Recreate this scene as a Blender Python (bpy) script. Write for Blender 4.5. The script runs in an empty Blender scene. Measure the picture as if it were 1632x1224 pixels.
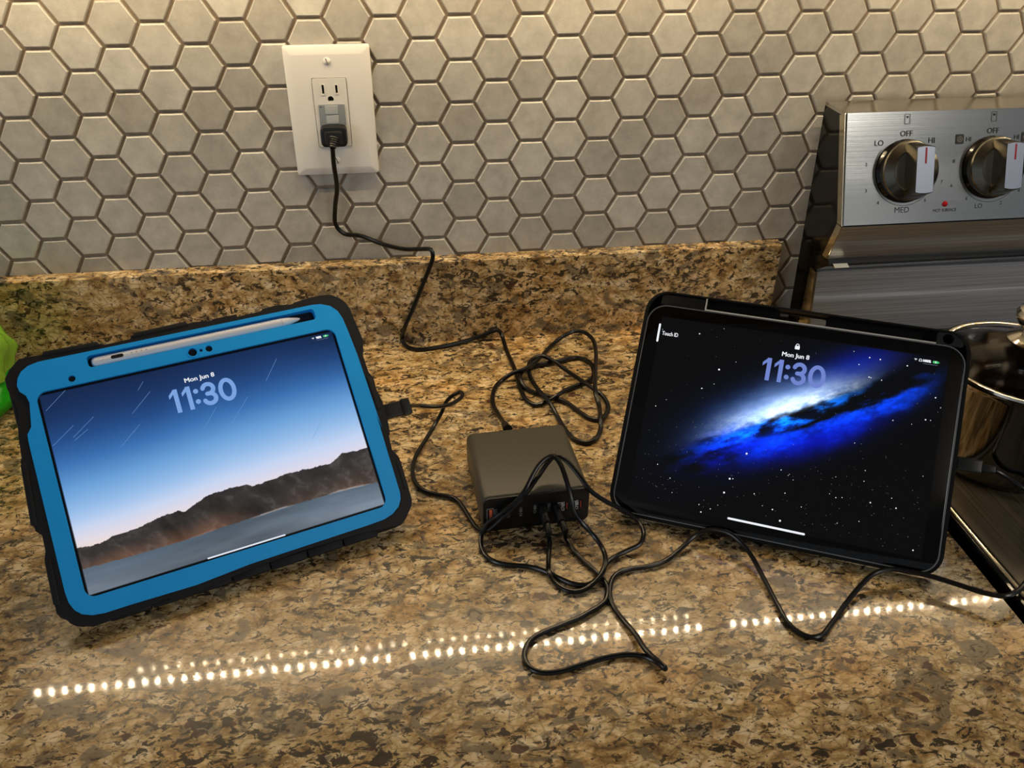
import bpy, bmesh, math, random
import numpy as np
from mathutils import Vector, Matrix
from mathutils.geometry import tessellate_polygon
random.seed(7); rng = np.random.default_rng(11)
S = bpy.context.scene
COL = S.collection
# ------------------------------------------------------------------ frame of reference
# millimetres: x along the wall, y out of the wall (towards the viewer is negative), h above the worktop
TOP = 914.0                                   # worktop height above the floor
def P(x, y, h): return Vector((x / 1000, y / 1000, (TOP + h) / 1000))
CAMP = np.array([321.81, -877.98, 484.66]); FPX = 1378.485
CR = np.array([[0.99172499, -0.12828844, 0.00485982], [-0.06442709, -0.53007828, -0.84549759], [0.11104365, 0.83818798, -0.53395713]])
def ray(px, py): return np.array([(px - 816) / FPX, (py - 612) / FPX, 1.0]) @ CR
def on_h(px, py, h):
    d = ray(px, py); return CAMP + d * (h - CAMP[2]) / d[2]
def on_y(px, py, y):
    d = ray(px, py); return CAMP + d * (y - CAMP[1]) / d[1]
def on_plane(px, py, o, n):
    d = ray(px, py); return CAMP + d * (((o - CAMP) @ n) / (d @ n))
# ------------------------------------------------------------------ camera, world, exposure
cam = bpy.data.cameras.new('camera'); co = bpy.data.objects.new('camera', cam); COL.objects.link(co)
cam.sensor_width = 36; cam.lens = FPX / 1632 * 36; cam.clip_start = 0.02; cam.clip_end = 50
M = Matrix.Identity(4)
for r in range(3):
    M[r][0] = CR[0][r]; M[r][1] = -CR[1][r]; M[r][2] = -CR[2][r]
M.translation = P(*CAMP); co.matrix_world = M; S.camera = co
W = bpy.data.worlds.new('world'); S.world = W; W.use_nodes = True
bg = W.node_tree.nodes['Background']; bg.inputs[0].default_value = (0.80, 0.88, 1.0, 1); bg.inputs[1].default_value = 0.24
S.view_settings.view_transform = 'Standard'; S.view_settings.look = 'None'
S.view_settings.exposure = 0.0; S.view_settings.gamma = 1.0; S.view_settings.use_curve_mapping = False
S.cycles.use_denoising = True
S.cycles.max_bounces = 8; S.cycles.sample_clamp_indirect = 6
LED_STRENGTH = 1020.0; LED2_STRENGTH = 200.0
wl = bpy.data.lights.new('window_light', 'AREA'); wl.shape = 'RECTANGLE'; wl.size = 1.1; wl.size_y = 1.0; wl.energy = 16; wl.color = (0.82, 0.90, 1.0)
wlo = bpy.data.objects.new('window_light', wl); COL.objects.link(wlo)
wlo.location = (-2.3, -2.3, 1.55); wlo.rotation_euler = (Vector((0.6, -0.2, 1.0)) - Vector(wlo.location)).to_track_quat('-Z', 'Y').to_euler()

for (wx, wz, ww, wh, we) in ((2.42, .914 + 1.60, .55, .30, 0.7), (2.36, .914 + 1.06, .50, .22, 0.45)):
    l2 = bpy.data.lights.new('window_pane_light', 'AREA'); l2.shape = 'RECTANGLE'; l2.size = ww; l2.size_y = wh; l2.energy = we; l2.color = (0.95, 0.98, 1.0)
    o2_ = bpy.data.objects.new('window_pane_light', l2); COL.objects.link(o2_); o2_.location = (wx, -3.0, wz); o2_.rotation_euler = (math.pi / 2, 0, 0)
cl = bpy.data.lights.new('added_ceiling_fill', 'AREA'); cl.shape = 'DISK'; cl.size = 0.7; cl.energy = 13; cl.color = (1.0, 0.96, 0.90)  # added fill from above, brightens the blue case and front granite
clo = bpy.data.objects.new('added_ceiling_fill', cl); COL.objects.link(clo); clo.location = (1.75, -1.9, 2.43)
clo.rotation_euler = (Vector((0.3, -0.35, 0.92)) - Vector(clo.location)).to_track_quat('-Z', 'Y').to_euler()
# ------------------------------------------------------------------ materials
def lin(c):
    return tuple((v / 255 / 12.92 if v / 255 <= 0.04045 else ((v / 255 + 0.055) / 1.055) ** 2.4) for v in c)
def mat(name, rgb=(128, 128, 128), rough=0.5, metal=0.0, coat=0.0, spec=0.5, emit=None, es=1.0, noise=0.0, nscale=200, bump=0.0, aniso=0.0, linear=False, trans=0.0, ior=1.45, alpha=1.0):
    m = bpy.data.materials.new(name); m.use_nodes = True; nt = m.node_tree; b = nt.nodes['Principled BSDF']
    c = rgb if linear else lin(rgb)
    b.inputs['Base Color'].default_value = (*c, 1); b.inputs['Roughness'].default_value = rough
    b.inputs['Metallic'].default_value = metal; b.inputs['Coat Weight'].default_value = coat
    b.inputs['Coat Roughness'].default_value = 0.05; b.inputs['Specular IOR Level'].default_value = spec
    b.inputs['Anisotropic'].default_value = aniso; b.inputs['Transmission Weight'].default_value = trans; b.inputs['IOR'].default_value = ior
    b.inputs['Alpha'].default_value = alpha
    if emit is not None:
        b.inputs['Emission Color'].default_value = (*lin(emit), 1); b.inputs['Emission Strength'].default_value = es
    if noise or bump:
        tc = nt.nodes.new('ShaderNodeTexCoord'); n = nt.nodes.new('ShaderNodeTexNoise')
        n.inputs['Scale'].default_value = nscale; n.inputs['Detail'].default_value = 6
        nt.links.new(tc.outputs['Object'], n.inputs['Vector'])
        if noise:
            r = nt.nodes.new('ShaderNodeValToRGB'); e = r.color_ramp.elements
            e[0].position = .3; e[1].position = .7
            e[0].color = (*[v * (1 - noise) for v in c], 1); e[1].color = (*[min(1, v * (1 + noise)) for v in c], 1)
            nt.links.new(n.outputs['Fac'], r.inputs['Fac']); nt.links.new(r.outputs['Color'], b.inputs['Base Color'])
        if bump:
            bp = nt.nodes.new('ShaderNodeBump'); bp.inputs['Strength'].default_value = bump; bp.inputs['Distance'].default_value = 0.0005
            nt.links.new(n.outputs['Fac'], bp.inputs['Height']); nt.links.new(bp.outputs['Normal'], b.inputs['Normal'])
    return m

def granite():
    m = bpy.data.materials.new('granite'); m.use_nodes = True; nt = m.node_tree; N = nt.nodes; L = nt.links; b = N['Principled BSDF']
    geo = N.new('ShaderNodeNewGeometry')
    def mp(rz, sc, loc=(0, 0, 0)):
        q = N.new('ShaderNodeMapping'); q.inputs['Rotation'].default_value = (0.25, 0.2, rz); q.inputs['Scale'].default_value = sc; q.inputs['Location'].default_value = loc
        L.new(geo.outputs['Position'], q.inputs['Vector']); return q.outputs[0]
    def noise(vec, sc, det=6, ro=0.6, dist=0.0):
        n = N.new('ShaderNodeTexNoise'); n.inputs['Scale'].default_value = sc; n.inputs['Detail'].default_value = det
        n.inputs['Roughness'].default_value = ro; n.inputs['Distortion'].default_value = dist; L.new(vec, n.inputs['Vector']); return n.outputs['Fac']
    def ramp(fac, stops):
        r = N.new('ShaderNodeValToRGB'); e = r.color_ramp.elements
        while len(e) < len(stops): e.new(0.5)
        for q, (p, c) in zip(e, stops): q.position = p; q.color = (*c, 1)
        L.new(fac, r.inputs['Fac']); return r.outputs['Color']
    def mix(fac, a, c, mode='MIX'):
        x = N.new('ShaderNodeMix'); x.data_type = 'RGBA'; x.blend_type = mode
        if isinstance(fac, float): x.inputs['Factor'].default_value = fac
        else: L.new(fac, x.inputs['Factor'])
        for s, v in ((x.inputs['A'], a), (x.inputs['B'], c)):
            if isinstance(v, tuple): s.default_value = (*v, 1)
            else: L.new(v, s)
        return x.outputs['Result']
    v1 = mp(-0.22, (1.0, 1.55, 1.4)); v2 = mp(-0.30, (1.0, 1.65, 1.5), (3, 1, 2)); v3 = mp(-0.1, (1, 1.4, 1.3), (7, 5, 1))
    bw = lambda a: (a, a, a)
    base = ramp(noise(v1, 58, 9, .68, .5), [(0.34, (.14, .085, .03)), (0.42, (.37, .235, .09)), (0.49, (.60, .425, .19)), (0.56, (.78, .60, .33)), (0.66, (.92, .79, .53))])
    warm = ramp(noise(v3, 11, 3, .5), [(0.35, (.86, .80, .74)), (0.5, (1, 1, 1)), (0.68, (1.08, .92, .74))])
    c = mix(1.0, base, warm, 'MULTIPLY')
    # grey translucent quartz patches
    c = mix(ramp(noise(v3, 38, 4, .55, 1.0), [(0.55, bw(0)), (0.60, bw(.85))]), c, (.19, .15, .095))
    # crystal outlines
    vo = N.new('ShaderNodeTexVoronoi'); vo.feature = 'DISTANCE_TO_EDGE'; vo.inputs['Scale'].default_value = 85; L.new(v1, vo.inputs['Vector'])
    c = mix(ramp(vo.outputs['Distance'], [(0.0, bw(.55)), (0.09, bw(0))]), c, (.20, .12, .05))
    # black mica streaks, in drifts
    drift = noise(v3, 9, 3, .5)
    sp = noise(v2, 96, 5, .62, .9)
    add = N.new('ShaderNodeMath'); add.operation = 'MULTIPLY_ADD'; add.inputs[1].default_value = 0.30; L.new(drift, add.inputs[0]); L.new(sp, add.inputs[2])
    c = mix(ramp(add.outputs[0], [(0.712, bw(0)), (0.74, bw(.95))]), c, (.024, .019, .014))
    sp2 = noise(v2, 170, 5, .6, .8)
    c = mix(ramp(sp2, [(0.575, bw(0)), (0.61, bw(.9))]), c, (.05, .034, .02))
    # garnets
    sp3 = noise(mp(0, (1, 1.2, 1.2), (13, 2, 9)), 60, 2, .5)
    c = mix(ramp(sp3, [(0.685, bw(0)), (0.71, bw(.9))]), c, (.075, .028, .018))
    L.new(c, b.inputs['Base Color'])
    b.inputs['Roughness'].default_value = 0.24; b.inputs['Specular IOR Level'].default_value = 0.42
    b.inputs['Coat Weight'].default_value = 0.55; b.inputs['Coat Roughness'].default_value = 0.045; b.inputs['Coat IOR'].default_value = 1.5
    bp = N.new('ShaderNodeBump'); bp.inputs['Strength'].default_value = 0.02; bp.inputs['Distance'].default_value = 0.0005
    L.new(noise(v1, 120, 5, .6), bp.inputs['Height']); L.new(bp.outputs['Normal'], b.inputs['Coat Normal'])
    bp2 = N.new('ShaderNodeBump'); bp2.inputs['Strength'].default_value = 0.10; bp2.inputs['Distance'].default_value = 0.0004
    L.new(noise(v1, 420, 3, .6), bp2.inputs['Height']); L.new(bp2.outputs['Normal'], b.inputs['Normal'])
    return m

def tile_mat():
    m = bpy.data.materials.new('tile_glaze'); m.use_nodes = True; nt = m.node_tree; N = nt.nodes; L = nt.links; b = N['Principled BSDF']
    oi = N.new('ShaderNodeObjectInfo'); geo = N.new('ShaderNodeNewGeometry')
    r = N.new('ShaderNodeValToRGB'); e = r.color_ramp.elements
    e[0].position = 0; e[0].color = (.39, .37, .32, 1); e[1].position = 1; e[1].color = (.55, .53, .465, 1)
    L.new(oi.outputs['Random'], r.inputs['Fac'])
    n = N.new('ShaderNodeTexNoise'); n.inputs['Scale'].default_value = 55; n.inputs['Detail'].default_value = 8; n.inputs['Roughness'].default_value = .7; L.new(geo.outputs['Position'], n.inputs['Vector'])
    r2 = N.new('ShaderNodeValToRGB'); e = r2.color_ramp.elements; e[0].position = .3; e[0].color = (.74, .73, .72, 1); e[1].position = .7; e[1].color = (1.1, 1.1, 1.1, 1)
    L.new(n.outputs['Fac'], r2.inputs['Fac'])
    x = N.new('ShaderNodeMix'); x.data_type = 'RGBA'; x.blend_type = 'MULTIPLY'; x.inputs['Factor'].default_value = 1
    L.new(r.outputs['Color'], x.inputs['A']); L.new(r2.outputs['Color'], x.inputs['B']); L.new(x.outputs['Result'], b.inputs['Base Color'])
    b.inputs['Roughness'].default_value = 0.38; b.inputs['Specular IOR Level'].default_value = 0.55
    bp = N.new('ShaderNodeBump'); bp.inputs['Strength'].default_value = 0.2; bp.inputs['Distance'].default_value = 0.0006
    n2 = N.new('ShaderNodeTexNoise'); n2.inputs['Scale'].default_value = 70; n2.inputs['Detail'].default_value = 3; L.new(geo.outputs['Position'], n2.inputs['Vector'])
    L.new(n2.outputs['Fac'], bp.inputs['Height']); L.new(bp.outputs['Normal'], b.inputs['Normal'])
    return m

def brushed(name, rgb, rough, direction='x', aniso=0.7, contrast=0.12, bump=0.25):
    m = bpy.data.materials.new(name); m.use_nodes = True; nt = m.node_tree; N = nt.nodes; L = nt.links; b = N['Principled BSDF']
    geo = N.new('ShaderNodeNewGeometry'); q = N.new('ShaderNodeMapping')
    q.inputs['Scale'].default_value = {'x': (6, 900, 900), 'z': (900, 900, 6), 'y': (900, 6, 900)}[direction]
    L.new(geo.outputs['Position'], q.inputs['Vector'])
    n = N.new('ShaderNodeTexNoise'); n.inputs['Scale'].default_value = 1.0; n.inputs['Detail'].default_value = 4; L.new(q.outputs[0], n.inputs['Vector'])
    c = lin(rgb); r = N.new('ShaderNodeValToRGB'); e = r.color_ramp.elements; e[0].position = .3; e[1].position = .7
    e[0].color = (*[v * (1 - contrast) for v in c], 1); e[1].color = (*[min(1, v * (1 + contrast)) for v in c], 1)
    L.new(n.outputs['Fac'], r.inputs['Fac']); L.new(r.outputs['Color'], b.inputs['Base Color'])
    b.inputs['Metallic'].default_value = 1; b.inputs['Roughness'].default_value = rough; b.inputs['Anisotropic'].default_value = aniso
    bp = N.new('ShaderNodeBump'); bp.inputs['Strength'].default_value = bump; bp.inputs['Distance'].default_value = 0.0001
    L.new(n.outputs['Fac'], bp.inputs['Height']); L.new(bp.outputs['Normal'], b.inputs['Normal'])
    return m
def screen_mat(name, rough=0.04, spec=0.5):
    m = bpy.data.materials.new(name); m.use_nodes = True; nt = m.node_tree; b = nt.nodes['Principled BSDF']
    a = nt.nodes.new('ShaderNodeAttribute'); a.attribute_name = 'picture'
    nt.links.new(a.outputs['Color'], b.inputs['Emission Color']); b.inputs['Emission Strength'].default_value = 1.0
    b.inputs['Base Color'].default_value = (.004, .004, .005, 1); b.inputs['Roughness'].default_value = rough; b.inputs['Specular IOR Level'].default_value = spec
    return m
MT = {}
MT['granite'] = granite(); MT['tile'] = tile_mat()
MT['grout'] = mat('grout', (150, 132, 110), .9, noise=.12, nscale=400, bump=.4)
MT['plate'] = mat('white_plastic', (232, 229, 220), .28, coat=.2)
MT['plate2'] = mat('white_plastic_satin', (224, 221, 212), .35)
MT['black'] = mat('black_slot', (8, 8, 8), .5)
MT['cord'] = mat('black_cord', (9, 9, 9), .28, spec=.5)
MT['plug'] = mat('black_plug_rubber', (16, 16, 15), .45)
MT['plug_dark'] = mat('dark_plug_plastic', (30, 30, 28), .4)
MT['blue'] = mat('blue_plastic', (30, 170, 255), .42, spec=.4, noise=.03, nscale=60)
MT['rubber'] = mat('black_rubber', (20, 20, 22), .55, spec=.4, noise=.06, nscale=300)
MT['casegloss'] = mat('black_case_gloss', (12, 12, 12), .6, spec=.2)
MT['rim'] = mat('grey_metal_rim', (150, 152, 156), .40, metal=1)
MT['lip'] = mat('light_grey_edge', (186, 184, 176), .4)
MT['glass_black'] = mat('black_glass', (6, 6, 7), .05)
MT['pen'] = mat('white_pen', (240, 238, 240), .3)
MT['greyled'] = mat('smoked_lens', (140, 145, 146), .12, spec=.6)
MT['lens'] = mat('light_guide', (176, 180, 178), .2)
MT['charger'] = mat('dark_taupe_shell', (70, 67, 56), .42, spec=.5, noise=.04, nscale=500)
MT['charger_front'] = mat('black_front', (11, 11, 12), .4)
MT['orange'] = mat('orange_tongue', (215, 105, 70), .5)
MT['pink'] = mat('red_tongue', (170, 70, 60), .5)
MT['ink'] = mat('white_print', (225, 225, 222), .5)
MT['ink2'] = mat('grey_print', (120, 120, 118), .5)
MT['steel'] = brushed('brushed_steel', (160, 159, 154), .20, 'x', .25, .05)
MT['steel_top'] = brushed('brushed_steel_top', (205, 200, 190), .20, 'y', .75, .06)
MT['steel_low'] = brushed('brushed_steel_low', (205, 205, 205), .5, 'x', .5, .25, .6)
MT['knob'] = brushed('knob_steel_shade_tint', (128, 124, 112), .24, 'z', 0, .04, .1)  # darkened base paints the dark room mirrored in the knob sides
MT['knobface'] = mat('knob_face_light_tint', (160, 164, 174), .36, metal=1)  # lighter bluish base paints the cool room light on the grip front
MT['blackplastic'] = mat('gloss_black_plastic', (7, 7, 7), .12)
MT['print'] = mat('dark_print', (30, 30, 30), .5)
MT['red'] = mat('red_mark', (150, 12, 22), .4)
MT['redlens'] = mat('red_lens', (190, 20, 30), .15)
MT['cooktop'] = brushed('ceramic_glass_painted_sheen', (84, 74, 56), .44, 'y', .3, .55, .6); MT['cooktop'].node_tree.nodes['Principled BSDF'].inputs['Metallic'].default_value = 0.0  # brown base paints warm reflected light on black glass; streaks are scratches
MT['trim'] = mat('bright_steel_trim', (225, 215, 190), .18, metal=1)
MT['pot'] = mat('polished_steel', (150, 145, 138), .09, metal=1)
MT['potlid'] = mat('lid_rim_steel', (215, 208, 196), .12, metal=1)
MT['potglass'] = mat('clear_lid_glass', (255, 255, 255), .02, trans=1.0, ior=1.2, linear=False)
MT['green'] = mat('green_film', (150, 205, 70), .16, trans=.35, ior=1.3, noise=.35, nscale=30)
MT['green2'] = mat('green_film_smooth', (40, 190, 30), .15, trans=.3, ior=1.3, noise=.2, nscale=12)
MT['cab'] = mat('cabinet_paint', (120, 96, 70), .5, noise=.1, nscale=20)
MT['paint'] = mat('wall_paint', (170, 165, 155), .8, noise=.03, nscale=30)
MT['floor'] = mat('floor_wood', (96, 70, 48), .5, noise=.2, nscale=8)
MT['tape'] = mat('led_tape', (210, 200, 180), .5)
MT['led'] = mat('led_chip', (0, 0, 0), .5, emit=(255, 229, 187), es=LED_STRENGTH)
MT['led2'] = mat('led_chip_dim', (0, 0, 0), .5, emit=(255, 229, 187), es=LED2_STRENGTH)
def glow(name, rgb): return mat(name, (2, 2, 2), .1, emit=rgb, es=1.0)
MT['t_white'] = glow('screen_white', (240, 243, 248)); MT['t_blue'] = glow('screen_clock_blue', (122, 162, 222)); MT['t_blue2'] = glow('screen_clock_violet', (112, 132, 205))
MT['t_green'] = glow('screen_green', (70, 190, 110)); MT['t_home'] = glow('screen_bar', (225, 230, 240)); MT['t_streak'] = glow('screen_streak', (110, 150, 205)); MT['t_dim'] = glow('screen_dim', (120, 130, 150))

# ------------------------------------------------------------------ object helpers
def link(o, parent=None):
    COL.objects.link(o)
    if parent is not None: o.parent = parent
    return o
def tag(o, label=None, cat=None, group=None, kind=None):
    if label: o['label'] = label
    if cat: o['category'] = cat
    if group: o['group'] = group
    if kind: o['kind'] = kind
    return o
def empty(name, M4, label=None, cat=None, group=None, kind=None):
    o = bpy.data.objects.new(name, None); o.empty_display_size = .02; COL.objects.link(o); o.matrix_world = M4
    return tag(o, label, cat, group, kind)
class G:
    """collects geometry in millimetres"""
    def __init__(s): s.v = []; s.f = []
    def add(s, vs, fs):
        k = len(s.v); s.v += [tuple(map(float, a)) for a in vs]; s.f += [tuple(i + k for i in f) for f in fs]; return s
    def box(s, x0, x1, y0, y1, z0, z1, bev=0.0):
        if bev <= 0:
            vs = [(x, y, z) for z in (z0, z1) for y in (y0, y1) for x in (x0, x1)]
            return s.add(vs, [(0, 2, 3, 1), (4, 5, 7, 6), (0, 1, 5, 4), (2, 6, 7, 3), (0, 4, 6, 2), (1, 3, 7, 5)])
        return s.prism(rrect(x0, x1, y0, y1, bev, 3), z0, z1, min(bev, abs(z1 - z0) * .49))
    def prism(s, out, z0, z1, bev=0.0, steps=2, bev0=None):
        bev0 = bev if bev0 is None else bev0
        rings = []
        for k in range(steps + 1 if bev0 > 0 else 1):
            a = math.pi / 2 * k / steps if bev0 > 0 else math.pi / 2
            rings.append((inset(out, bev0 * (1 - math.sin(a))) if bev0 > 0 else out, z0 + bev0 * (1 - math.cos(a))))
        for k in range(steps + 1 if bev > 0 else 1):
            a = math.pi / 2 * k / steps
            rings.append((inset(out, bev * (1 - math.cos(a))) if bev > 0 else out, z1 - bev * (1 - math.sin(a)) if bev > 0 else z1))
        n = len(out); vs = []; fs = []
        for r, z in rings: vs += [(x, y, z) for x, y in r]
        for k in range(len(rings) - 1):
            for i in range(n):
                j = (i + 1) % n; fs.append((k * n + i, k * n + j, (k + 1) * n + j, (k + 1) * n + i))
        base = (len(rings) - 1) * n
        tess = tessellate_polygon([[Vector((x, y, 0)) for x, y in rings[-1][0]]])
        for t in tess: fs.append(tuple(base + i for i in t))
        for t in tess: fs.append(tuple(reversed(t)))
        return s.add(vs, fs)
    def plate(s, loops, z0, z1):
        vs = []; off = []
        for l in loops: off.append(len(vs)); vs += list(l)
        n = len(vs); tess = tessellate_polygon([[Vector((x, y, 0)) for x, y in l] for l in loops])
        V = [(x, y, z1) for x, y in vs] + [(x, y, z0) for x, y in vs]
        F = [tuple(t) for t in tess] + [tuple(n + i for i in reversed(t)) for t in tess]
        for o, l in zip(off, loops):
            m = len(l)
            for i in range(m): F.append((o + i, o + (i + 1) % m, n + o + (i + 1) % m, n + o + i))
        return s.add(V, F)
    def tube(s, pts, r, sides=10, flat=1.0):
        pts = [Vector(p) for p in pts]; n = len(pts); vs = []; fs = []
        up = Vector((0, 0, 1)); t0 = (pts[1] - pts[0]).normalized(); nrm = up - t0 * up.dot(t0)
        if nrm.length < .1: nrm = Vector((1, 0, 0)) - t0 * t0.x
        nrm.normalize()
        for i, p in enumerate(pts):
            t = (pts[min(i + 1, n - 1)] - pts[max(i - 1, 0)]).normalized()
            nrm = (nrm - t * nrm.dot(t)).normalized(); b = t.cross(nrm)
            rr = r(i / (n - 1)) if callable(r) else r
            for k in range(sides):
                a = 2 * math.pi * k / sides; vs.append(p + nrm * (math.cos(a) * rr * flat) + b * (math.sin(a) * rr))
        for i in range(n - 1):
            for k in range(sides):
                j = (k + 1) % sides; fs.append((i * sides + k, i * sides + j, (i + 1) * sides + j, (i + 1) * sides + k))
        fs.append(tuple(reversed(range(sides)))); fs.append(tuple((n - 1) * sides + k for k in range(sides)))
        return s.add(vs, fs)
    def lathe(s, prof, cx=0, cy=0, seg=48):
        n = len(prof); vs = []; fs = []
        for k in range(seg):
            a = 2 * math.pi * k / seg
            vs += [(cx + r * math.cos(a), cy + r * math.sin(a), z) for r, z in prof]
        for k in range(seg):
            j = (k + 1) % seg
            for i in range(n - 1): fs.append((k * n + i, j * n + i, j * n + i + 1, k * n + i + 1))
        return s.add(vs, fs)
    def xf(s, M4):
        s.v = [tuple(M4 @ Vector(a)) for a in s.v]; return s
    def build(s, name, m, parent=None, off=(0, 0, 0), smooth=30, mesh=None):
        """mesh in metres; off (mm) is the child's local origin; with no parent the origin goes to the base centre"""
        me = bpy.data.meshes.new(name)
        v = np.array(s.v, float)
        if parent is None:
            o = np.array([(v[:, 0].min() + v[:, 0].max()) / 2, (v[:, 1].min() + v[:, 1].max()) / 2, v[:, 2].min()])
        else: o = np.zeros(3)
        me.from_pydata(((v - o) / 1000).tolist(), [], s.f); me.materials.append(m)
        bm = bmesh.new(); bm.from_mesh(me); bmesh.ops.recalc_face_normals(bm, faces=bm.faces)
        if smooth:
            for f in bm.faces: f.smooth = True
            for e in bm.edges:
                if len(e.link_faces) == 2 and e.calc_face_angle(0) > math.radians(smooth): e.smooth = False
        bm.to_mesh(me); bm.free()
        ob = bpy.data.objects.new(name, me); link(ob, parent)
        if parent is None: ob.location = P(*o)
        else: ob.location = Vector(off) / 1000
        return ob
def rrect(x0, x1, y0, y1, r, n=5):
    o = []
    for cx, cy, a0 in ((x1 - r, y1 - r, 0), (x0 + r, y1 - r, 90), (x0 + r, y0 + r, 180), (x1 - r, y0 + r, 270)):
        for k in range(n + 1):
            a = math.radians(a0 + 90 * k / n); o.append((cx + r * math.cos(a), cy + r * math.sin(a)))
    return o
def circ(cx, cy, r, n=20): return [(cx + r * math.cos(2 * math.pi * k / n), cy + r * math.sin(2 * math.pi * k / n)) for k in range(n)]
def area(o): return sum(o[i - 1][0] * o[i][1] - o[i][0] * o[i - 1][1] for i in range(len(o))) / 2
def inset(out, d):
    n = len(out); sgn = 1 if area(out) > 0 else -1; res = []
    for i in range(n):
        p0 = Vector(out[i - 1]); p = Vector(out[i]); p2 = Vector(out[(i + 1) % n])
        e1 = (p - p0); e2 = (p2 - p)
        if e1.length < 1e-6: e1 = e2
        if e2.length < 1e-6: e2 = e1
        n1 = Vector((-e1.y, e1.x)).normalized() * sgn; n2 = Vector((-e2.y, e2.x)).normalized() * sgn
        b = n1 + n2
        if b.length < 1e-3: b = n1
        b.normalize(); k = d / max(.5, b.dot(n1)); res.append((p.x + b.x * k, p.y + b.y * k))
    return res
def spline(pts, step=4.0):
    pts = [Vector(p) for p in pts]; out = []
    q = [pts[0] * 2 - pts[1]] + pts + [pts[-1] * 2 - pts[-2]]
    for i in range(1, len(q) - 2):
        p0, p1, p2, p3 = q[i - 1:i + 3]; n = max(2, int((p2 - p1).length / step))
        d1 = max(1e-3, (p1 - p0).length ** .5); d2 = max(1e-3, (p2 - p1).length ** .5); d3 = max(1e-3, (p3 - p2).length ** .5)
        m1 = (p2 - p1) + ((p1 - p0) / d1 - (p2 - p0) / (d1 + d2)) * d2
        m2 = (p2 - p1) + ((p3 - p2) / d3 - (p3 - p1) / (d2 + d3)) * d2
        for k in range(n):
            t = k / n; out.append(p1 * (2 * t ** 3 - 3 * t * t + 1) + m1 * (t ** 3 - 2 * t * t + t) + p2 * (-2 * t ** 3 + 3 * t * t) + m2 * (t ** 3 - t * t))
    out.append(pts[-1]); return out
def frame(o, X, V):
    """matrix (metres) whose local x,y run along X,V and z along the outward normal; o in mm"""
    X = Vector(X).normalized(); V = Vector(V).normalized(); N = X.cross(V)
    m = Matrix.Identity(4)
    for r in range(3): m[r][0] = X[r]; m[r][1] = V[r]; m[r][2] = N[r]
    m.translation = P(*o); return m
def text(name, body, m, parent, cx, cy, w, height, width=None, rot=0.0, bold=0.0, ext=0.04, slant=0.0, align='C'):
    cu = bpy.data.curves.new('tmp', 'FONT'); cu.body = body; cu.size = 1.0; cu.offset = 0; cu.extrude = 0; cu.resolution_u = 3; cu.shear = slant
    ob = bpy.data.objects.new('tmp', cu); COL.objects.link(ob)
    dg = bpy.context.evaluated_depsgraph_get(); me = bpy.data.meshes.new_from_object(ob.evaluated_get(dg))
    bpy.data.objects.remove(ob); bpy.data.curves.remove(cu)
    v = np.array([x.co[:] for x in me.vertices]); lo = v.min(0); hi = v.max(0)
    sy = height / (hi[1] - lo[1]); sx = sy if width is None else width / (hi[0] - lo[0])
    x = (v[:, 0] - (lo[0] + hi[0]) / 2) * sx; y = (v[:, 1] - (lo[1] + hi[1]) / 2) * sy
    if align == 'L': x += (hi[0] - lo[0]) * sx / 2
    c, s = math.cos(rot), math.sin(rot); X = cx + x * c - y * s; Y = cy + x * s + y * c
    g = G(); b_ = bold * height * 4.0; fl = [tuple(p.vertices) for p in me.polygons]
    for q_, (dx, dy) in enumerate([(0, 0)] if not bold else [(0, 0), (b_, 0), (-b_, 0), (0, b_ * .6), (0, -b_ * .6)]): g.add(np.stack([X + dx * c - dy * s, Y + dx * s + dy * c, np.full_like(X, w + .004 * q_)], 1), fl)
    bpy.data.meshes.remove(me)
    return g, name, m, parent
def put_text(*a, off=(0, 0, 0), **k):
    g, name, m, parent = text(*a, **k); return g.build(name, m, parent, off, smooth=0)
def ribbon(g, pts, w, z, closed=False, caps=True):
    """flat stroke of width w through 2-D points, with rounded ends"""
    n = len(pts); P2 = [Vector(p) for p in pts]; vs = []; fs = []
    for i in range(n):
        a = P2[(i - 1) % n] if (closed or i > 0) else P2[0]; b = P2[(i + 1) % n] if (closed or i < n - 1) else P2[-1]
        t = (b - a).normalized(); nr = Vector((-t.y, t.x)) * w / 2
        vs += [(P2[i].x + nr.x, P2[i].y + nr.y, z), (P2[i].x - nr.x, P2[i].y - nr.y, z)]
    for i in range(n if closed else n - 1):
        j = (i + 1) % n; fs.append((2 * i, 2 * i + 1, 2 * j + 1, 2 * j))
    g.add(vs, fs)
    if not closed and caps:
        for c in (P2[0], P2[-1]):
            o = circ(c.x, c.y, w / 2, 12); g.add([(x, y, z) for x, y in o], [tuple(range(12))])
def arc(cx, cy, rx, ry, a0, a1, n=16): return [(cx + rx * math.cos(math.radians(a0 + (a1 - a0) * k / n)), cy + ry * math.sin(math.radians(a0 + (a1 - a0) * k / n))) for k in range(n + 1)]
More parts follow.
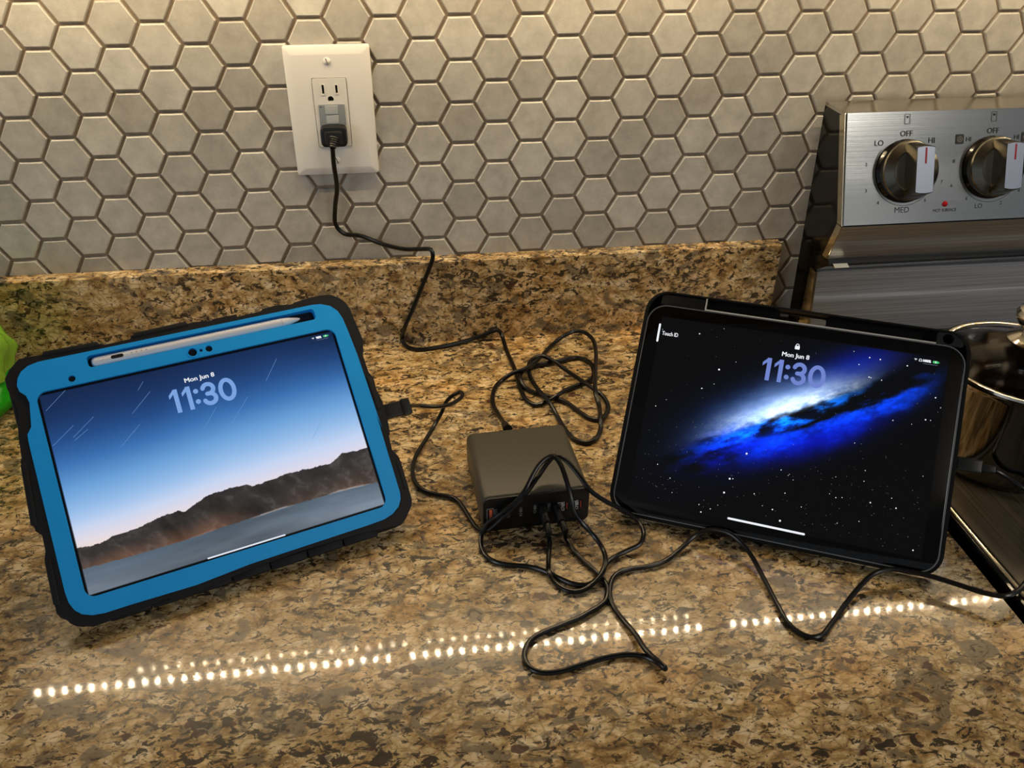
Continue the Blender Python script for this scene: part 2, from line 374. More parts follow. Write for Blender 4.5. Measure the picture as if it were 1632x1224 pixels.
def clock_digits(cx, cy, h, w):
    """11:30 in heavy rounded strokes; returns flat geometry"""
    g = G(); t = h * .175; H = h - t; z = w; y0 = cy - H / 2; y1 = cy + H / 2; u = h
    def one(x):
        g.add([(x - t / 2, y0 - t / 2, z), (x + t / 2, y0 - t / 2, z), (x + t / 2, y1 + t / 2, z), (x - t / 2, y1 + t / 2, z)], [(0, 1, 2, 3)])
        g.add([(x, y1 + t / 2, z), (x - t * .35, y1 + t / 2, z), (x - u * .27, y1 - t * .75, z), (x - u * .27, y1 - t * 1.65, z), (x - t * .4, y1 - t * .55, z), (x, y1 - t * .5, z)], [(0, 1, 2, 3, 4, 5)])
    one(cx - u * 1.02); one(cx - u * .52)
    for yy in (cy - H * .27, cy + H * .27):
        g.add([(x, y, z) for x, y in circ(cx - u * .24, yy, t * .58, 16)], [tuple(range(16))])
    ax = cx + u * .25; rx = u * .225
    ribbon(g, arc(ax, cy + H * .255, rx * .93, H * .245, 165, -85, 20), t, z); ribbon(g, arc(ax, cy - H * .245, rx, H * .255, 85, -165, 20), t, z)
    ribbon(g, [(ax - u * .07, cy + H * .01), (ax, cy + H * .01)], t, z)
    ribbon(g, arc(cx + u * .99, cy, u * .265, H / 2, 0, 360, 32)[:-1], t, z, closed=True)
    return g

# ------------------------------------------------------------------ room shell
def slab(name, x0, x1, y0, y1, h0, h1, m, kind='structure'):
    o = G().box(x0, x1, y0, y1, h0, h1).build(name, m, smooth=0); o['kind'] = kind; return o
wall = G().box(-1900, 2600, 3.2, 120, -TOP, 1550).build('wall_back', MT['grout'], smooth=0); wall['kind'] = 'structure'
slab('floor', -1900, 2600, -3400, 120, -TOP - 60, -TOP, MT['floor'])
slab('ceiling', -1900, 2600, -3400, 120, 1550, 1610, MT['paint'])

# hexagonal tiles: each its own object, sharing one mesh
PITCH = 40.6
def tile_pos(i, j):
    a, b = i / 10 - 1.3, j / 3 + .8; a = max(-1.6, min(1.7, a)); b = max(-1.9, min(1.3, b))
    x = i * PITCH * math.sqrt(3) / 2 - .3156 + .5639 * a - .7749 * b + .5455 * a * a - .2094 * a * b + .4015 * b * b
    z = j * PITCH + 1.3896 - .6832 * a + .1106 * b - 2.1435 * a * a - .1433 * a * b - .4061 * b * b
    return x, z + 341.08
def hex_geo(g, cx=0, cz=0):
    rings = [(21.9, 3.4), (21.85, 2.3), (21.4, .9), (20.3, .05), (18.8, .12)]
    vs = []; fs = []
    for R, y in rings:
        for k in range(6):
            a = math.radians(60 * k); vs.append((cx + R * math.cos(a), y, cz + R * math.sin(a)))
    for r in range(len(rings) - 1):
        for k in range(6):
            j = (k + 1) % 6; fs.append((r * 6 + k, r * 6 + j, r * 6 + 6 + j, r * 6 + 6 + k))
    fs.append(tuple(24 + k for k in range(6))); g.add(vs, fs)
g = G(); hex_geo(g); proto = g.build('tile', MT['tile'], wall, smooth=25); tm = proto.data; bpy.data.objects.remove(proto)
wl_o = np.array(wall.location)
far = G(); ntile = 0
for i in range(-24, 60):
    for jj in range(-9, 6):
        j = jj - (.5 if i % 2 else 0); x, h = tile_pos(i, j)
        if h < -18 or h > 545: continue
        if h < 76 and x < 722: continue                 # behind the granite upstand
        near = -5 <= i <= 30 and h < 395 and not (x > 800 and h < 225)
        if x > 800 and h < 60: continue
        if near:
            o = bpy.data.objects.new('tile', tm); link(o, wall); o.location = P(x, 0, h) - wall.location; ntile += 1
            o.rotation_euler = (random.gauss(0, .006), random.gauss(0, .006), random.gauss(0, .006))
        else: hex_geo(far, x, h)
fo = far.build('tile', MT['tile'], None, smooth=25); loc = fo.location.copy(); fo.parent = wall; fo.location = loc - wall.location; fo['kind'] = 'stuff'
print('tiles', ntile)

# ------------------------------------------------------------------ worktop and upstand
YB = -17.5; BSH = 98.3
wt = G().box(-1500, 752, -652, 3, -30, 0, 0).build('worktop', MT['granite'], smooth=0)
tag(wt, 'polished brown and gold speckled granite worktop under everything', 'worktop')
up = G().xf(Matrix.Identity(4))
o2 = [(-1500, YB), (741.8, YB), (744.5, 0), (-1500, 0)]
up.prism(o2, 0, BSH, .8, 1, 0).build('granite_upstand', MT['granite'], smooth=0)
tag(bpy.data.objects['granite_upstand'], 'low granite upstand strip along the foot of the tiled wall', 'backsplash')
bc = empty('base_cabinet', Matrix.Translation(P(-374, -320, -TOP)), 'kitchen base cabinet carrying the granite worktop', 'cabinet')
def child(g, name, m, root, smooth=30):
    """g in world mm -> mesh local to root (any rotation)"""
    inv = root.matrix_world.inverted()
    g.v = [tuple((inv @ P(*a)) * 1000) for a in g.v]; return g.build(name, m, root, smooth=smooth)
bpy.context.view_layer.update()
child(G().box(-1500, 748, -620, 0, -TOP + 90, -31), 'body', MT['cab'], bc, 0)
child(G().box(-1500, 748, -560, 0, -TOP, -TOP + 89), 'plinth', MT['cab'], bc, 0)
for k in range(4):
    x0 = -1498 + k * 561
    d = child(G().box(x0, x0 + 556, -640, -621, -TOP + 100, -40, 3), 'door', MT['cab'], bc, 0)

# upper cabinet with its LED tape (outside the frame; its lights are mirrored in the granite)
uc = empty('upper_cabinet', Matrix.Translation(P(650, -170, 462)), 'wall cabinet above the tiled backsplash, carrying the light strip', 'cabinet'); bpy.context.view_layer.update()
child(G().box(-1500, 2590, -330, -1, 462, 1180), 'body', MT['cab'], uc, 0)
child(G().box(-1500, 2590, -332, -316, 428, 461), 'light_rail', MT['cab'], uc, 0)
def led_row(name, label, y, h, x0, x1, gaps, m):
    r = empty(name, Matrix.Translation(P((x0 + x1) / 2, y, h)), label, 'light'); bpy.context.view_layer.update()
    child(G().box(x0 - 4, x1 + 4, y - 4, y + 4, h + .8, h + 2), 'tape', MT['tape'], r, 0)
    g = G(); x = x0
    while x < x1:
        if not any(a < x < b for a, b in gaps): g.add([(x - 1.6, y - 1.6, h), (x - 1.6, y + 1.6, h), (x + 1.6, y + 1.6, h), (x + 1.6, y - 1.6, h)], [(0, 1, 2, 3)])
        x += 16.7
    o = child(g, 'led_chip', m, r, 0); o['kind'] = 'stuff'
led_row('led_strip', 'warm white LED strip mirrored as the brighter row of dots in the granite', -72, 455, -189, 2000, [(270, 288), (706, 744)], MT['led'])
led_row('led_strip', 'dimmer LED strip mirrored as the fainter row of dots in the granite', -50, 455, -66, 700, [(300, 318)], MT['led2'])

# ------------------------------------------------------------------ wall outlet
wp = empty('wall_outlet', frame((258.5, -0.2, 256.5), (1, 0, 0), (0, 0, 1)), 'white wall outlet plate with a black plug in its lower socket', 'outlet')
def P2(px, py, y=-6):
    q = on_y(px, py, y); return (q[0] - 258.5, q[2] - 256.5)
pl4 = [P2(448, 76), P2(474, 281), P2(604.5, 275), P2(587, 70.5)]
hw = 40.8; hh = 62.3
g = G(); outer = rrect(-hw, hw, -hh, hh, 2.2, 3); hole = rrect(-16.6, 16.6, -33.2, 33.2, 1.5, 3)
g.plate([outer, hole], 0.2, 1.6); mid = inset(outer, 7.5)
# bevelled face
rr_ = lambda d, r: rrect(-hw + d, hw - d, -hh + d, hh - d, r, 3); mid = rr_(8.0, 2)
V = [(x, y, 1.6) for x, y in outer] + [(x, y, 4.4) for x, y in rr_(.6, 2)] + [(x, y, 5.6) for x, y in rr_(3.5, 2)] + [(x, y, 6.2) for x, y in mid]; n = len(outer)
F = [(q_ * n + k, q_ * n + (k + 1) % n, q_ * n + n + (k + 1) % n, q_ * n + n + k) for q_ in range(3) for k in range(n)]
g.add(V, F); g.plate([mid, hole], 5.9, 6.2)
g.build('cover_plate', MT['plate'], wp, smooth=40)
g = G(); sl = lambda x, y, w, h_: rrect(x - w / 2, x + w / 2, y - h_ / 2, y + h_ / 2, .5, 2)
dcirc = [(x, max(y, 11.1)) for x, y in circ(0, 13.2, 2.9, 18)]
g.plate([rrect(-16.1, 16.1, -32.7, 32.7, 1.4, 3), sl(-6.4, 22.5, 2.2, 9), sl(6.4, 22.5, 2.2, 8), dcirc], 1.0, 7.0)
dev = g.build('receptacle', MT['plate2'], wp, smooth=0)
g = G().box(-15, 15, -31, 31, .6, 1.2); g.build('socket_slots', MT['black'], dev, smooth=0)
g = G()
for a, b, c, d in ((-6.4, 22.5, 3.6, 10.4), (6.4, 22.5, 3.6, 9.4)): g.plate([sl(a, b, c, d), sl(a, b, c - 1.4, d - 1.4)], 6.9, 7.5)
g.build('slot_rim', MT['plate'], dev, smooth=0)
g = G().prism(rrect(-12.6, 12.6, -12, 8.6, .8, 2), 6.9, 7.9, .3); nl = g.build('night_light', MT['greyled'], wp)
G().prism(rrect(-6.5, 6.0, -1, 7.4, .5, 2), 7.8, 8.5, .2).build('light_guide', MT['lens'], nl)
G().prism(rrect(-6.0, 6.0, -10, -1.6, .5, 2), 7.8, 8.3, .2).build('light_guide', MT['lens'], nl)
G().prism(circ(-10.3, 6.4, .6, 8), 7.8, 8.1).build('sensor_dot', MT['black'], nl)
for yy in (48.3, -47.0):
    g = G(); g.lathe([(0, 7.9), (2.0, 7.6), (3.2, 6.9), (3.5, 6.1)], 0, yy, 20); s = g.build('screw', MT['plate'], wp)
    G().box(-.45, .45, yy - 3, yy + 3, 7.3, 8.0).xf(Matrix.Translation((0, yy, 0)) @ Matrix.Rotation(.35, 4, 'Z') @ Matrix.Translation((0, -yy, 0))).build('screw_slot', MT['ink2'], s, smooth=0)

# ------------------------------------------------------------------ cables
def cpath(spec):
    """px, py then height above worktop (default resting) or a distance from the wall ('y', v)"""
    out = []
    for s in spec:
        if len(s) == 2: out.append(on_h(s[0], s[1], 2.3))
        elif len(s) == 3: out.append(on_h(s[0], s[1], s[2]))
        else: out.append(on_y(s[0], s[1], s[3]))
    return out
def zx(spec, ox, oy, sc): return [(ox + s[0] / sc, oy + s[1] / sc, *s[2:]) for s in spec]

# power cord: wall plug -> behind the upstand edge -> coil -> back of the charger
pcz = zx([(700, 125, 'y', -22), (740, 113, 'y', -24), (765, 130, 9), (780, 170, 5), (800, 240), (860, 380, 3), (880, 450), (910, 540), (950, 600), (1010, 625), (1070, 605, 3), (1150, 560, 6.5), (1230, 515, 3), (1320, 480, 3), (1390, 440, 3),
          (1400, 385), (1370, 330, 2.6), (1290, 300, 2.6), (1180, 320, 3.5), (1050, 345, 3), (960, 370, 3), (905, 405, 7), (898, 445, 7), (930, 505, 3), (1000, 540, 3), (1070, 560, 3), (1200, 600, 2.6), (1300, 670), (1370, 715), (1440, 725, 2.6),
          (1490, 680), (1497, 620, 3), (1450, 550, 5.5), (1400, 515, 7), (1320, 460, 7), (1230, 400, 5), (1120, 320, 8), (1050, 290, 9), (985, 310, 9), (955, 360, 8), (970, 440, 5), (1030, 530, 8), (1100, 610, 8), (1150, 700, 3), (1210, 800),
          (1270, 860), (1350, 885), (1420, 850), (1450, 780, 3), (1447, 720, 7), (1435, 620, 4), (1415, 550, 9), (1412, 400, 8), (1415, 250, 7), (1390, 170, 8), (1330, 125, 9), (1270, 120, 9), (1200, 150, 7), (1110, 220, 3), (1055, 280, 5), (1000, 330, 12), (930, 378, 12),
          (850, 405, 9), (780, 450, 3), (730, 500), (708, 580), (715, 630), (745, 685, 4), (775, 730, 10), (790, 755, 15)], 620, 500, 4.295)
wallpart = [(530, 236, 'y', -26), (532, 262, 'y', -22), (537, 300, 'y', -14), (534, 332, 'y', -8), (535, 358, 'y', -6), (548, 372, 'y', -6), (575, 376, 'y', -6), (610, 389, 'y', -6), (645, 397, 'y', -8), (672, 397, 'y', -13), (687, 398, 'y', -19), (690, 408, 'y', -21), (684, 428, 'y', -21),
            (670, 463, 'y', -21), (657, 495, 'y', -22), (645, 522, 'y', -24), (641, 540, 6), (648, 552), (665, 557), (700, 553), (740, 544, 3), (762, 537, 'y', -22)]
pts = cpath(wallpart + pcz)
cord = empty('power_cord', Matrix.Translation(P(450, -100, 0)), 'black power cord hanging from the wall outlet and coiled behind the charger', 'cable'); bpy.context.view_layer.update()
child(G().tube(spline(pts, 3.5), 2.35, 10), 'cord', MT['cord'], cord)
bpy.context.view_layer.update()
# plug head in the wall
g = G(); g.prism(rrect(-12.8, 12.8, -30.5, -10.5, 4.5, 4), 7.1, 19, 2.2)
child(g.xf(Matrix(((1, 0, 0, 258.5), (0, 0, -1, -0.2), (0, 1, 0, 256.5), (0, 0, 0, 1)))), 'plug', MT['plug'], cord)
g = G(); g.prism(rrect(-8.5, 8.5, -27.5, -14, 2, 3), 18.5, 22.5, 1)
child(g.xf(Matrix(((1, 0, 0, 258.5), (0, 0, -1, -0.2), (0, 1, 0, 256.5), (0, 0, 0, 1)))), 'grip', MT['plug_dark'], cord)
sr0 = Vector((259.0, -20, 236)); sr1 = Vector(pts[0]) + Vector((0, 0, 0)); g = G()
d = (sr1 - sr0)
for k in range(5):
    a = sr0 + d * (k / 5.0); b = sr0 + d * ((k + .72) / 5.0); g.tube([a, b], 5.4 - .5 * k, 12)
g.tube([sr0, sr1], 3.1, 10)
child(g, 'strain_relief', MT['plug'], cord)
e = Vector(pts[-1]); child(G().tube([e, e + Vector((1.5, -13, 3))], lambda t: 3.2 + 1.3 * t, 12), 'strain_relief', MT['plug'], cord)

# ------------------------------------------------------------------ charging station
CY = .0556; CX_, CY_ = 411.24, -294.4; CW, CD, CH = 89.8, 92.4, 36.3
Xc = Vector((math.cos(CY), math.sin(CY), 0)); Yc = Vector((-math.sin(CY), math.cos(CY), 0))
mc = Matrix.Identity(4)
for r in range(3): mc[r][0] = Xc[r]; mc[r][1] = Yc[r]
mc.translation = P(CX_, CY_, 0)
ch = empty('charging_station', mc, 'dark square multi-port USB charger box between the two tablets', 'charger')
# shell: sleeve with rounded cross-section running front to back
def sleeve(g, y0, y1, w, h0, h1, r, bev):
    out = rrect(-w / 2, w / 2, h0, h1, r, 5); rot = Matrix(((1, 0, 0, 0), (0, 0, -1, 0), (0, 1, 0, 0), (0, 0, 0, 1)))
    t = G().prism(out, -y1, -y0, bev, 3); t.xf(rot); g.add(t.v, t.f)
g = G(); sleeve(g, -CD / 2 + 1.2, CD / 2, CW, 1.0, CH, 6, 2.5); g.build('shell', MT['charger'], ch, smooth=35)
g = G(); sleeve(g, -CD / 2 - .4, -CD / 2 + 2, CW - 1.2, 1.6, CH - .6, 5.5, .5); front = g.build('front_panel', MT['charger_front'], ch, smooth=35)
for sx in (-1, 1):
    for sy in (-1, 1): G().prism(circ(sx * 34, sy * 34, 5, 14), 0, 1.2).build('foot', MT['plug'], ch)
fo_ = np.array([CX_, CY_, 0]) - np.array(Yc) * (CD / 2 + .4)
def fpos(px, py):
    q = on_plane(px, py, fo_, np.array(Yc)) - np.array([CX_, CY_, 0]); return float(q @ np.array(Xc)), float(q[2])
rotF = Matrix(((1, 0, 0, 0), (0, 0, -1, -CD / 2 - .45), (0, 1, 0, 0), (0, 0, 0, 1)))
def zf(x, y): return fpos(740 + x / 7.418, 770 + y / 7.418)
def fput(g, name, m, parent=front): return g.xf(rotF).build(name, m, parent, smooth=0)
x, y = zf(308, 378); fput(G().plate([rrect(x - 3.0, x + 3.0, y - 7, y + 7, .6, 2), rrect(x - 2.4, x + 2.4, y - 6.4, y + 6.4, .4, 2)], 0, .3), 'port_frame', MT['ink2'])
fput(G().box(x - 2.4, x + 2.4, y - 6.4, y + 6.4, 0, .05), 'port', MT['black']); fput(G().box(x - .9, x + 1.5, y - 5.8, y + 5.8, .05, .5), 'port_tongue', MT['orange'])
ports = [(455, 352), (590, 330), (740, 318), (925, 305), (1080, 290), (1212, 262), (1375, 245)]
PX = []
for k, (a, b) in enumerate(ports):
    x, y = zf(a, b); y = zf(700, 325)[1]; PX.append((x, y))
    fput(G().prism(rrect(x - 1.7, x + 1.7, y - 4.6, y + 4.6, 1.6, 4), 0, .12), 'port', MT['black'])
    if k in (0, 5, 6): fput(G().box(x - .5, x + .5, y - 3.4, y + 3.4, .12, .3), 'port_tongue', MT['pink'])
for body, a, b, hgt, mm in (('USB A', 372, 362, 2.4, 'ink2'), ('USB C5', 520, 362, 2.2, 'ink2'), ('USB C4', 668, 338, 2.4, 'ink2'), ('USB C3', 835, 305, 2.2, 'ink2'), ('USB C2', 1000, 285, 2.2, 'ink2'), ('USB C2', 1166, 275, 2.5, 'ink'), ('USB C1', 1330, 253, 2.5, 'ink')):
    x, y = zf(a, b); gg = text('port_label', body, None, None, x, y, .08, hgt, width=9.0 if hgt > 2.3 else 8.0, rot=-math.pi / 2, bold=.012)[0]; fput(gg, 'port_label', MT[mm])
for a, b in ((1128, 268), (1295, 250)):
    x, y = zf(a, b); gg = G(); ribbon(gg, [(x - 3, y + 3.2), (x + 1.6, y + 3.2), (x + 1.6, y + 1.2), (x - .6, y + 1.2), (x - .6, y - 1.8), (x + 1.8, y - 1.8)], .6, .08); fput(gg, 'port_symbol', MT['ink'])

# ------------------------------------------------------------------ tablets
def tablet_frame(x, y, ya, ti, H, dz, vb, wb):
    X = Vector((math.cos(ya), math.sin(ya), 0)); Yb = Vector((-math.sin(ya), math.cos(ya), 0)); V = Vector((0, 0, math.cos(ti))) + Yb * math.sin(ti); N = X.cross(V)
    c = Vector((x, y, dz + H / 2 * math.cos(ti)))
    return c, X, V, N
def stand_uv(T):
    c, X, V, N = [np.array(a) for a in T]
    def uv(px, py, w=0.0):
        q = on_plane(px, py, c + N * w, N) - c; return (float(q @ X), float(q @ V))
    return uv
def root_of(T, name, label, cat, vb, wb):
    c, X, V, N = T; o = c + V * vb + N * wb
    r = empty(name, frame(o, X, V), label, cat); return r, (0, -vb, -wb)
def fbm(nx, ny, base, octs, seed, gain=.5, ax=1.0):
    rg = np.random.default_rng(seed); out = np.zeros((ny, nx)); amp = 1; tot = 0
    for o in range(octs):
        fx = max(2, int(base * ax * 2 ** o)); fy = max(2, int(base * 2 ** o * ny / nx)); gr = rg.random((fy + 2, fx + 2))
        xs = np.linspace(0, fx, nx); ys = np.linspace(0, fy, ny); xi = xs.astype(int); yi = ys.astype(int); xf = xs - xi; yf = ys - yi
        xf = xf * xf * (3 - 2 * xf); yf = yf * yf * (3 - 2 * yf); xi1 = xi + 1; yi1 = yi + 1
        a = gr[np.ix_(yi, xi)] * (1 - xf) + gr[np.ix_(yi, xi1)] * xf; b = gr[np.ix_(yi1, xi)] * (1 - xf) + gr[np.ix_(yi1, xi1)] * xf
        out += amp * (a * (1 - yf[:, None]) + b * yf[:, None]); tot += amp; amp *= gain
    return out / tot
def grid_picture(name, m, parent, off, x0, x1, y0, y1, w, img):
    """display panel: a fine grid whose colours are the glowing picture (img rows from the bottom, sRGB 0..1)"""
    ny, nx, _ = img.shape; nx -= 0
    xs = np.linspace(x0, x1, nx); ys = np.linspace(y0, y1, ny); Xg, Yg = np.meshgrid(xs, ys)
    v = np.stack([Xg, Yg, np.full_like(Xg, w)], 2).reshape(-1, 3) / 1000
    a = (np.arange(ny - 1)[:, None] * nx + np.arange(nx - 1)[None]).ravel(); q = np.stack([a, a + 1, a + nx + 1, a + nx], 1)
    me = bpy.data.meshes.new(name); me.vertices.add(len(v)); me.vertices.foreach_set('co', v.ravel()); me.loops.add(q.size); me.loops.foreach_set('vertex_index', q.ravel())
    me.polygons.add(len(q)); me.polygons.foreach_set('loop_start', np.arange(len(q)) * 4); me.update(calc_edges=True)
    c = np.clip(img, 0, 1); l = np.where(c <= .04045, c / 12.92, ((c + .055) / 1.055) ** 2.4)
    at = me.color_attributes.new('picture', 'FLOAT_COLOR', 'POINT'); at.data.foreach_set('color', np.concatenate([l.reshape(-1, 3), np.ones((nx * ny, 1))], 1).ravel())
    me.materials.append(m); o = bpy.data.objects.new(name, me); link(o, parent); o.location = Vector(off) / 1000; return o
def interp_line(pts, X): p = np.array(sorted(pts)); return np.interp(X, p[:, 0], p[:, 1])
def status_icons(par, off, x, y, w, pct, extra=False, sc=1.0, ang=0.0):
    g = G(); r = 1.5 * sc
    for k, (ri, ro) in enumerate(((0, .45), (.75, 1.05), (1.3, 1.65))):
        ri *= sc; ro *= sc; A = arc(x - (11.5 if extra else 8.2) * sc, y - .8 * sc, ro, ro, 45, 135, 8); B = arc(x - (11.5 if extra else 8.2) * sc, y - .8 * sc, max(ri, .01), max(ri, .01), 135, 45, 8)
        g.add([(a, b, w) for a, b in A + B], [tuple(range(18))])
    if extra:
        ribbon(g, arc(x - 7.9 * sc, y, .95 * sc, .95 * sc, -60, 240, 14), .42 * sc, w); ribbon(g, [(x - 8.9 * sc, y - .9 * sc), (x - 8.2 * sc, y - .9 * sc)], .4 * sc, w); ribbon(g, [(x - 7.6 * sc, y - .9 * sc), (x - 6.9 * sc, y - .9 * sc)], .4 * sc, w)
    g.build('status_icons', MT['t_white'], par, off, smooth=0)
    put_text('battery_text', pct, MT['t_white'], par, x - 3.0 * sc, y, w, 2.0 * sc, bold=.03, off=off)
    g = G(); o = rrect(x + 1.2 * sc, x + 5.6 * sc, y - 1.0 * sc, y + 1.0 * sc, .8 * sc, 4); g.add([(a, b, w) for a, b in o], [tuple(range(len(o)))])
    o = rrect(x + 5.8 * sc, x + 6.3 * sc, y - .4 * sc, y + .4 * sc, .2 * sc, 2); g.add([(a, b, w) for a, b in o], [tuple(range(len(o)))]); g.build('battery_icon', MT['t_green'], par, off, smooth=0)
    g = G(); g.add([(x + 3.6 * sc, y + 1.2 * sc, w + .03), (x + 2.6 * sc, y - .1 * sc, w + .03), (x + 3.3 * sc, y - .1 * sc, w + .03), (x + 3.1 * sc, y - 1.2 * sc, w + .03), (x + 4.2 * sc, y + .15 * sc, w + .03), (x + 3.5 * sc, y + .15 * sc, w + .03)], [tuple(range(6))]); g.build('battery_bolt', MT['t_white'], par, off, smooth=0)
    g = G(); ribbon(g, [(x - 5.6 * sc, y - 2.4 * sc), (x + 5 * sc, y - 2.4 * sc)], .22 * sc, w); g.build('status_underline', MT['t_dim'], par, off, smooth=0)

# ---- blue-cased tablet
LW, LH = 226.6, 155.2
TL = tablet_frame(168.29, -314.65, .343, .7778, LH, 25.0, 0, 0); uvL = stand_uv(TL)
LR, LOFF = root_of(TL, 'tablet', 'tablet in a rugged blue and black case, showing a mountain lake', 'tablet', -LH / 2 - 21, -15)
def Lz(l, ox, oy, sc, w=0.0): return [uvL(ox + a / sc, oy + b / sc, w) for a, b in l]
open_ = rrect(-LW / 2, LW / 2, -LH / 2, LH / 2, 7, 6)
blue = (Lz([(120, 630), (105, 595), (110, 550), (130, 510), (172, 475), (235, 456), (400, 440)][::1], 0, 460, 3.824)
        + Lz([(1000, 290)], 0, 460, 3.824) + Lz([(0, 248), (200, 197), (400, 155), (490, 137), (560, 131), (640, 145), (700, 185), (742, 245), (785, 345), (862, 540), (1060, 1130)], 400, 460, 5.1)
        + Lz([(1015, 0), (1110, 320), (1208, 640), (1213, 690), (1197, 752), (1150, 812), (1080, 858), (950, 905), (0, 1218)], 400, 660, 5.1)
        + Lz([(1200, 812), (800, 932), (640, 983), (565, 996), (500, 990), (455, 965), (420, 920), (398, 860), (190, 0)], 0, 720, 3.824)
        + Lz([(175, 930), (170, 892), (193, 845), (182, 700), (160, 655)], 0, 460, 3.824))
if area(blue) < 0: blue = blue[::-1]
blue = [(u, 101.0 if (v > 96.5 and abs(u) < 107) else v) for u, v in blue]
# pen recess runs parallel to the top edge
pA = uvL(139.5, 576.5); pB = uvL(501, 500)
sy0 = (pA[1] + pB[1]) / 2 - 5.4; sy1 = sy0 + 9.4; sx0 = pA[0]; sx1 = pB[0]
slot = rrect(sx0, sx1, sy0, sy1, 2.6, 4)
holes = [circ(*uvL(307, 562.5), 3.3, 18), circ(*uvL(320.3, 559.3), 1.2, 12), circ(*uvL(333, 556.5), 2.6, 16), circ(*uvL(115, 604.3), 2.5, 16)]
print('left opening v', LH / 2, 'slot', sx0, sx1, sy0, sy1, [h[0] for h in holes])
g = G(); g.plate([blue, open_, slot] + holes, -1.2, 1.8)
bez = g.build('front_bezel', MT['blue'], LR, LOFF, smooth=0)
bv = bez.modifiers.new('bevel', 'BEVEL'); bv.width = .0009; bv.segments = 2; bv.limit_method = 'ANGLE'; bv.angle_limit = math.radians(50)
g = G(); ribbon(g, [(x, y) for x, y in inset(open_, -.45)], .9, 2.0, closed=True); 
g = G().box(sx0 - 3, sx1 + 3, sy0 - 3, sy1 + 2.4, -8.5, -6.3); g.plate([rrect(sx0 - 1.5, sx1 + 1.5, sy0 - 1.5, sy1 + 1.5, 3, 4), slot], -6.4, -1.1); g.build('pen_recess', MT['blue'], LR, LOFF, smooth=0)
G().box(-LW / 2 - 8, LW / 2 + 8, -LH / 2 - 8, LH / 2 + 2.5, -8, -1.3, 2).build('tablet_body', MT['glass_black'], LR, LOFF)
G().box(uvL(302, 562)[0], uvL(338, 557)[0], uvL(320.3, 559.3)[1] - 4, uvL(320.3, 559.3)[1] + 4, -1.25, -1.0).build('camera_window', MT['black'], LR, LOFF, smooth=0)
a = uvL(115, 604.3); G().prism(circ(*a, 3.6, 14), -1.25, -1.0).build('sensor_window', MT['black'], LR, LOFF)
g = G(); ribbon(g, [], .1, 0) if False else None
g = G(); cx, cy = uvL(307, 562.5); g.plate([circ(cx, cy, 4.1, 20), circ(cx, cy, 3.3, 20)], 1.7, 2.2); g.build('camera_ring', MT['blue'], LR, LOFF)
# bumper
bump = (Lz([(60, 510), (120, 440), (200, 422), (400, 393), (620, 345), (640, 352), (795, 318), (800, 296), (960, 265), (1060, 246), (1180, 215), (1290, 205), (1300, 195), (1440, 167), (1445, 182)], 0, 460, 3.824, -4)
        + Lz([(80, 198), (85, 183), (200, 150), (330, 142), (345, 128), (480, 85), (560, 70), (640, 64), (705, 85), (765, 128), (800, 180), (832, 262), (872, 352), (902, 425), (907, 530), (900, 545), (925, 620), (948, 690), (985, 732), (1015, 840), (1060, 925), (1110, 1110), (1122, 1190)], 400, 460, 5.1, -4)
        + Lz([(1112, 185), (1140, 300), (1190, 350), (1212, 405), (1255, 550), (1298, 700), (1297, 745), (1250, 855), (1190, 905), (1080, 935), (850, 985), (640, 1050), (430, 1110), (0, 1260)], 400, 660, 5.1, -4)
        + Lz([(1220, 852), (1040, 905), (1030, 895), (850, 960), (650, 1038), (570, 1066), (500, 1062), (375, 1012), (350, 985), (277, 665), (282, 605), (262, 512), (222, 488), (142, 130), (132, 60)], 0, 720, 3.824, -4)
        + Lz([(138, 1040), (118, 900), (122, 780), (100, 700), (75, 665), (50, 620), (36, 560)], 0, 460, 3.824, -4))
if area(bump) < 0: bump = bump[::-1]
g = G(); inn = inset(blue, -.6)
# ring section from bumper outline to just inside the blue frame, then a solid back
g.plate([bump, inset(blue, 1.0)], -6.0, .6); fr = g.build('bumper', MT['rubber'], LR, LOFF, smooth=0)
bv = fr.modifiers.new('bevel', 'BEVEL'); bv.width = .0016; bv.segments = 2; bv.limit_method = 'ANGLE'; bv.angle_limit = math.radians(50)
g = G().prism(inset(rrect(-LW / 2 - 19, LW / 2 + 19, -LH / 2 - 20, LH / 2 + 27, 16, 5), 1.5), -15, -6.1, 2.5); g.build('back_shell', MT['rubber'], LR, LOFF)
# edge blocks on the bumper (grip pads)
def pad(name, a, b, w0, w1, thick):
    A = Vector(uvL(*a, -4)); B = Vector(uvL(*b, -4)); t = (B - A).normalized(); n_ = Vector((-t.y, t.x)); c_ = Vector((0, 0))
    if n_.dot(A) < 0: n_ = -n_
    q = [A - n_ * thick, B - n_ * thick, B + n_ * 1.0 - t * 2, A + n_ * 1.0 + t * 2]
    q = [(p.x, p.y) for p in q]; q = q if area(q) > 0 else q[::-1]; G().prism(q, w0, w1, .8, 2).build(name, MT['rubber'], LR, LOFF)
pad('grip_pad', (36, 738), (54, 842), -9, 1.4, 3.4); pad('grip_pad', (74, 890), (90, 968), -9, 1.4, 3.4)
pad('grip_pad', (210, 536), (300, 516), -9, 1.2, 2.6); pad('grip_pad', (587, 600), (606, 655), -9, 1.2, 3.2); pad('grip_pad', (634, 735), (648, 780), -9, 1.2, 3.0)
pad('grip_pad', (66, 566), (160, 548), -9, 1.2, 2.6)
# bottom edge ribs
for a in range(7):
    u = -102 + a * 29; G().prism(rrect(u, u + 28, -LH / 2 - 20.6, -LH / 2 - 14, 1.2, 3), -14.8, -4, .8).build('bottom_rib', MT['rubber'], LR, LOFF)
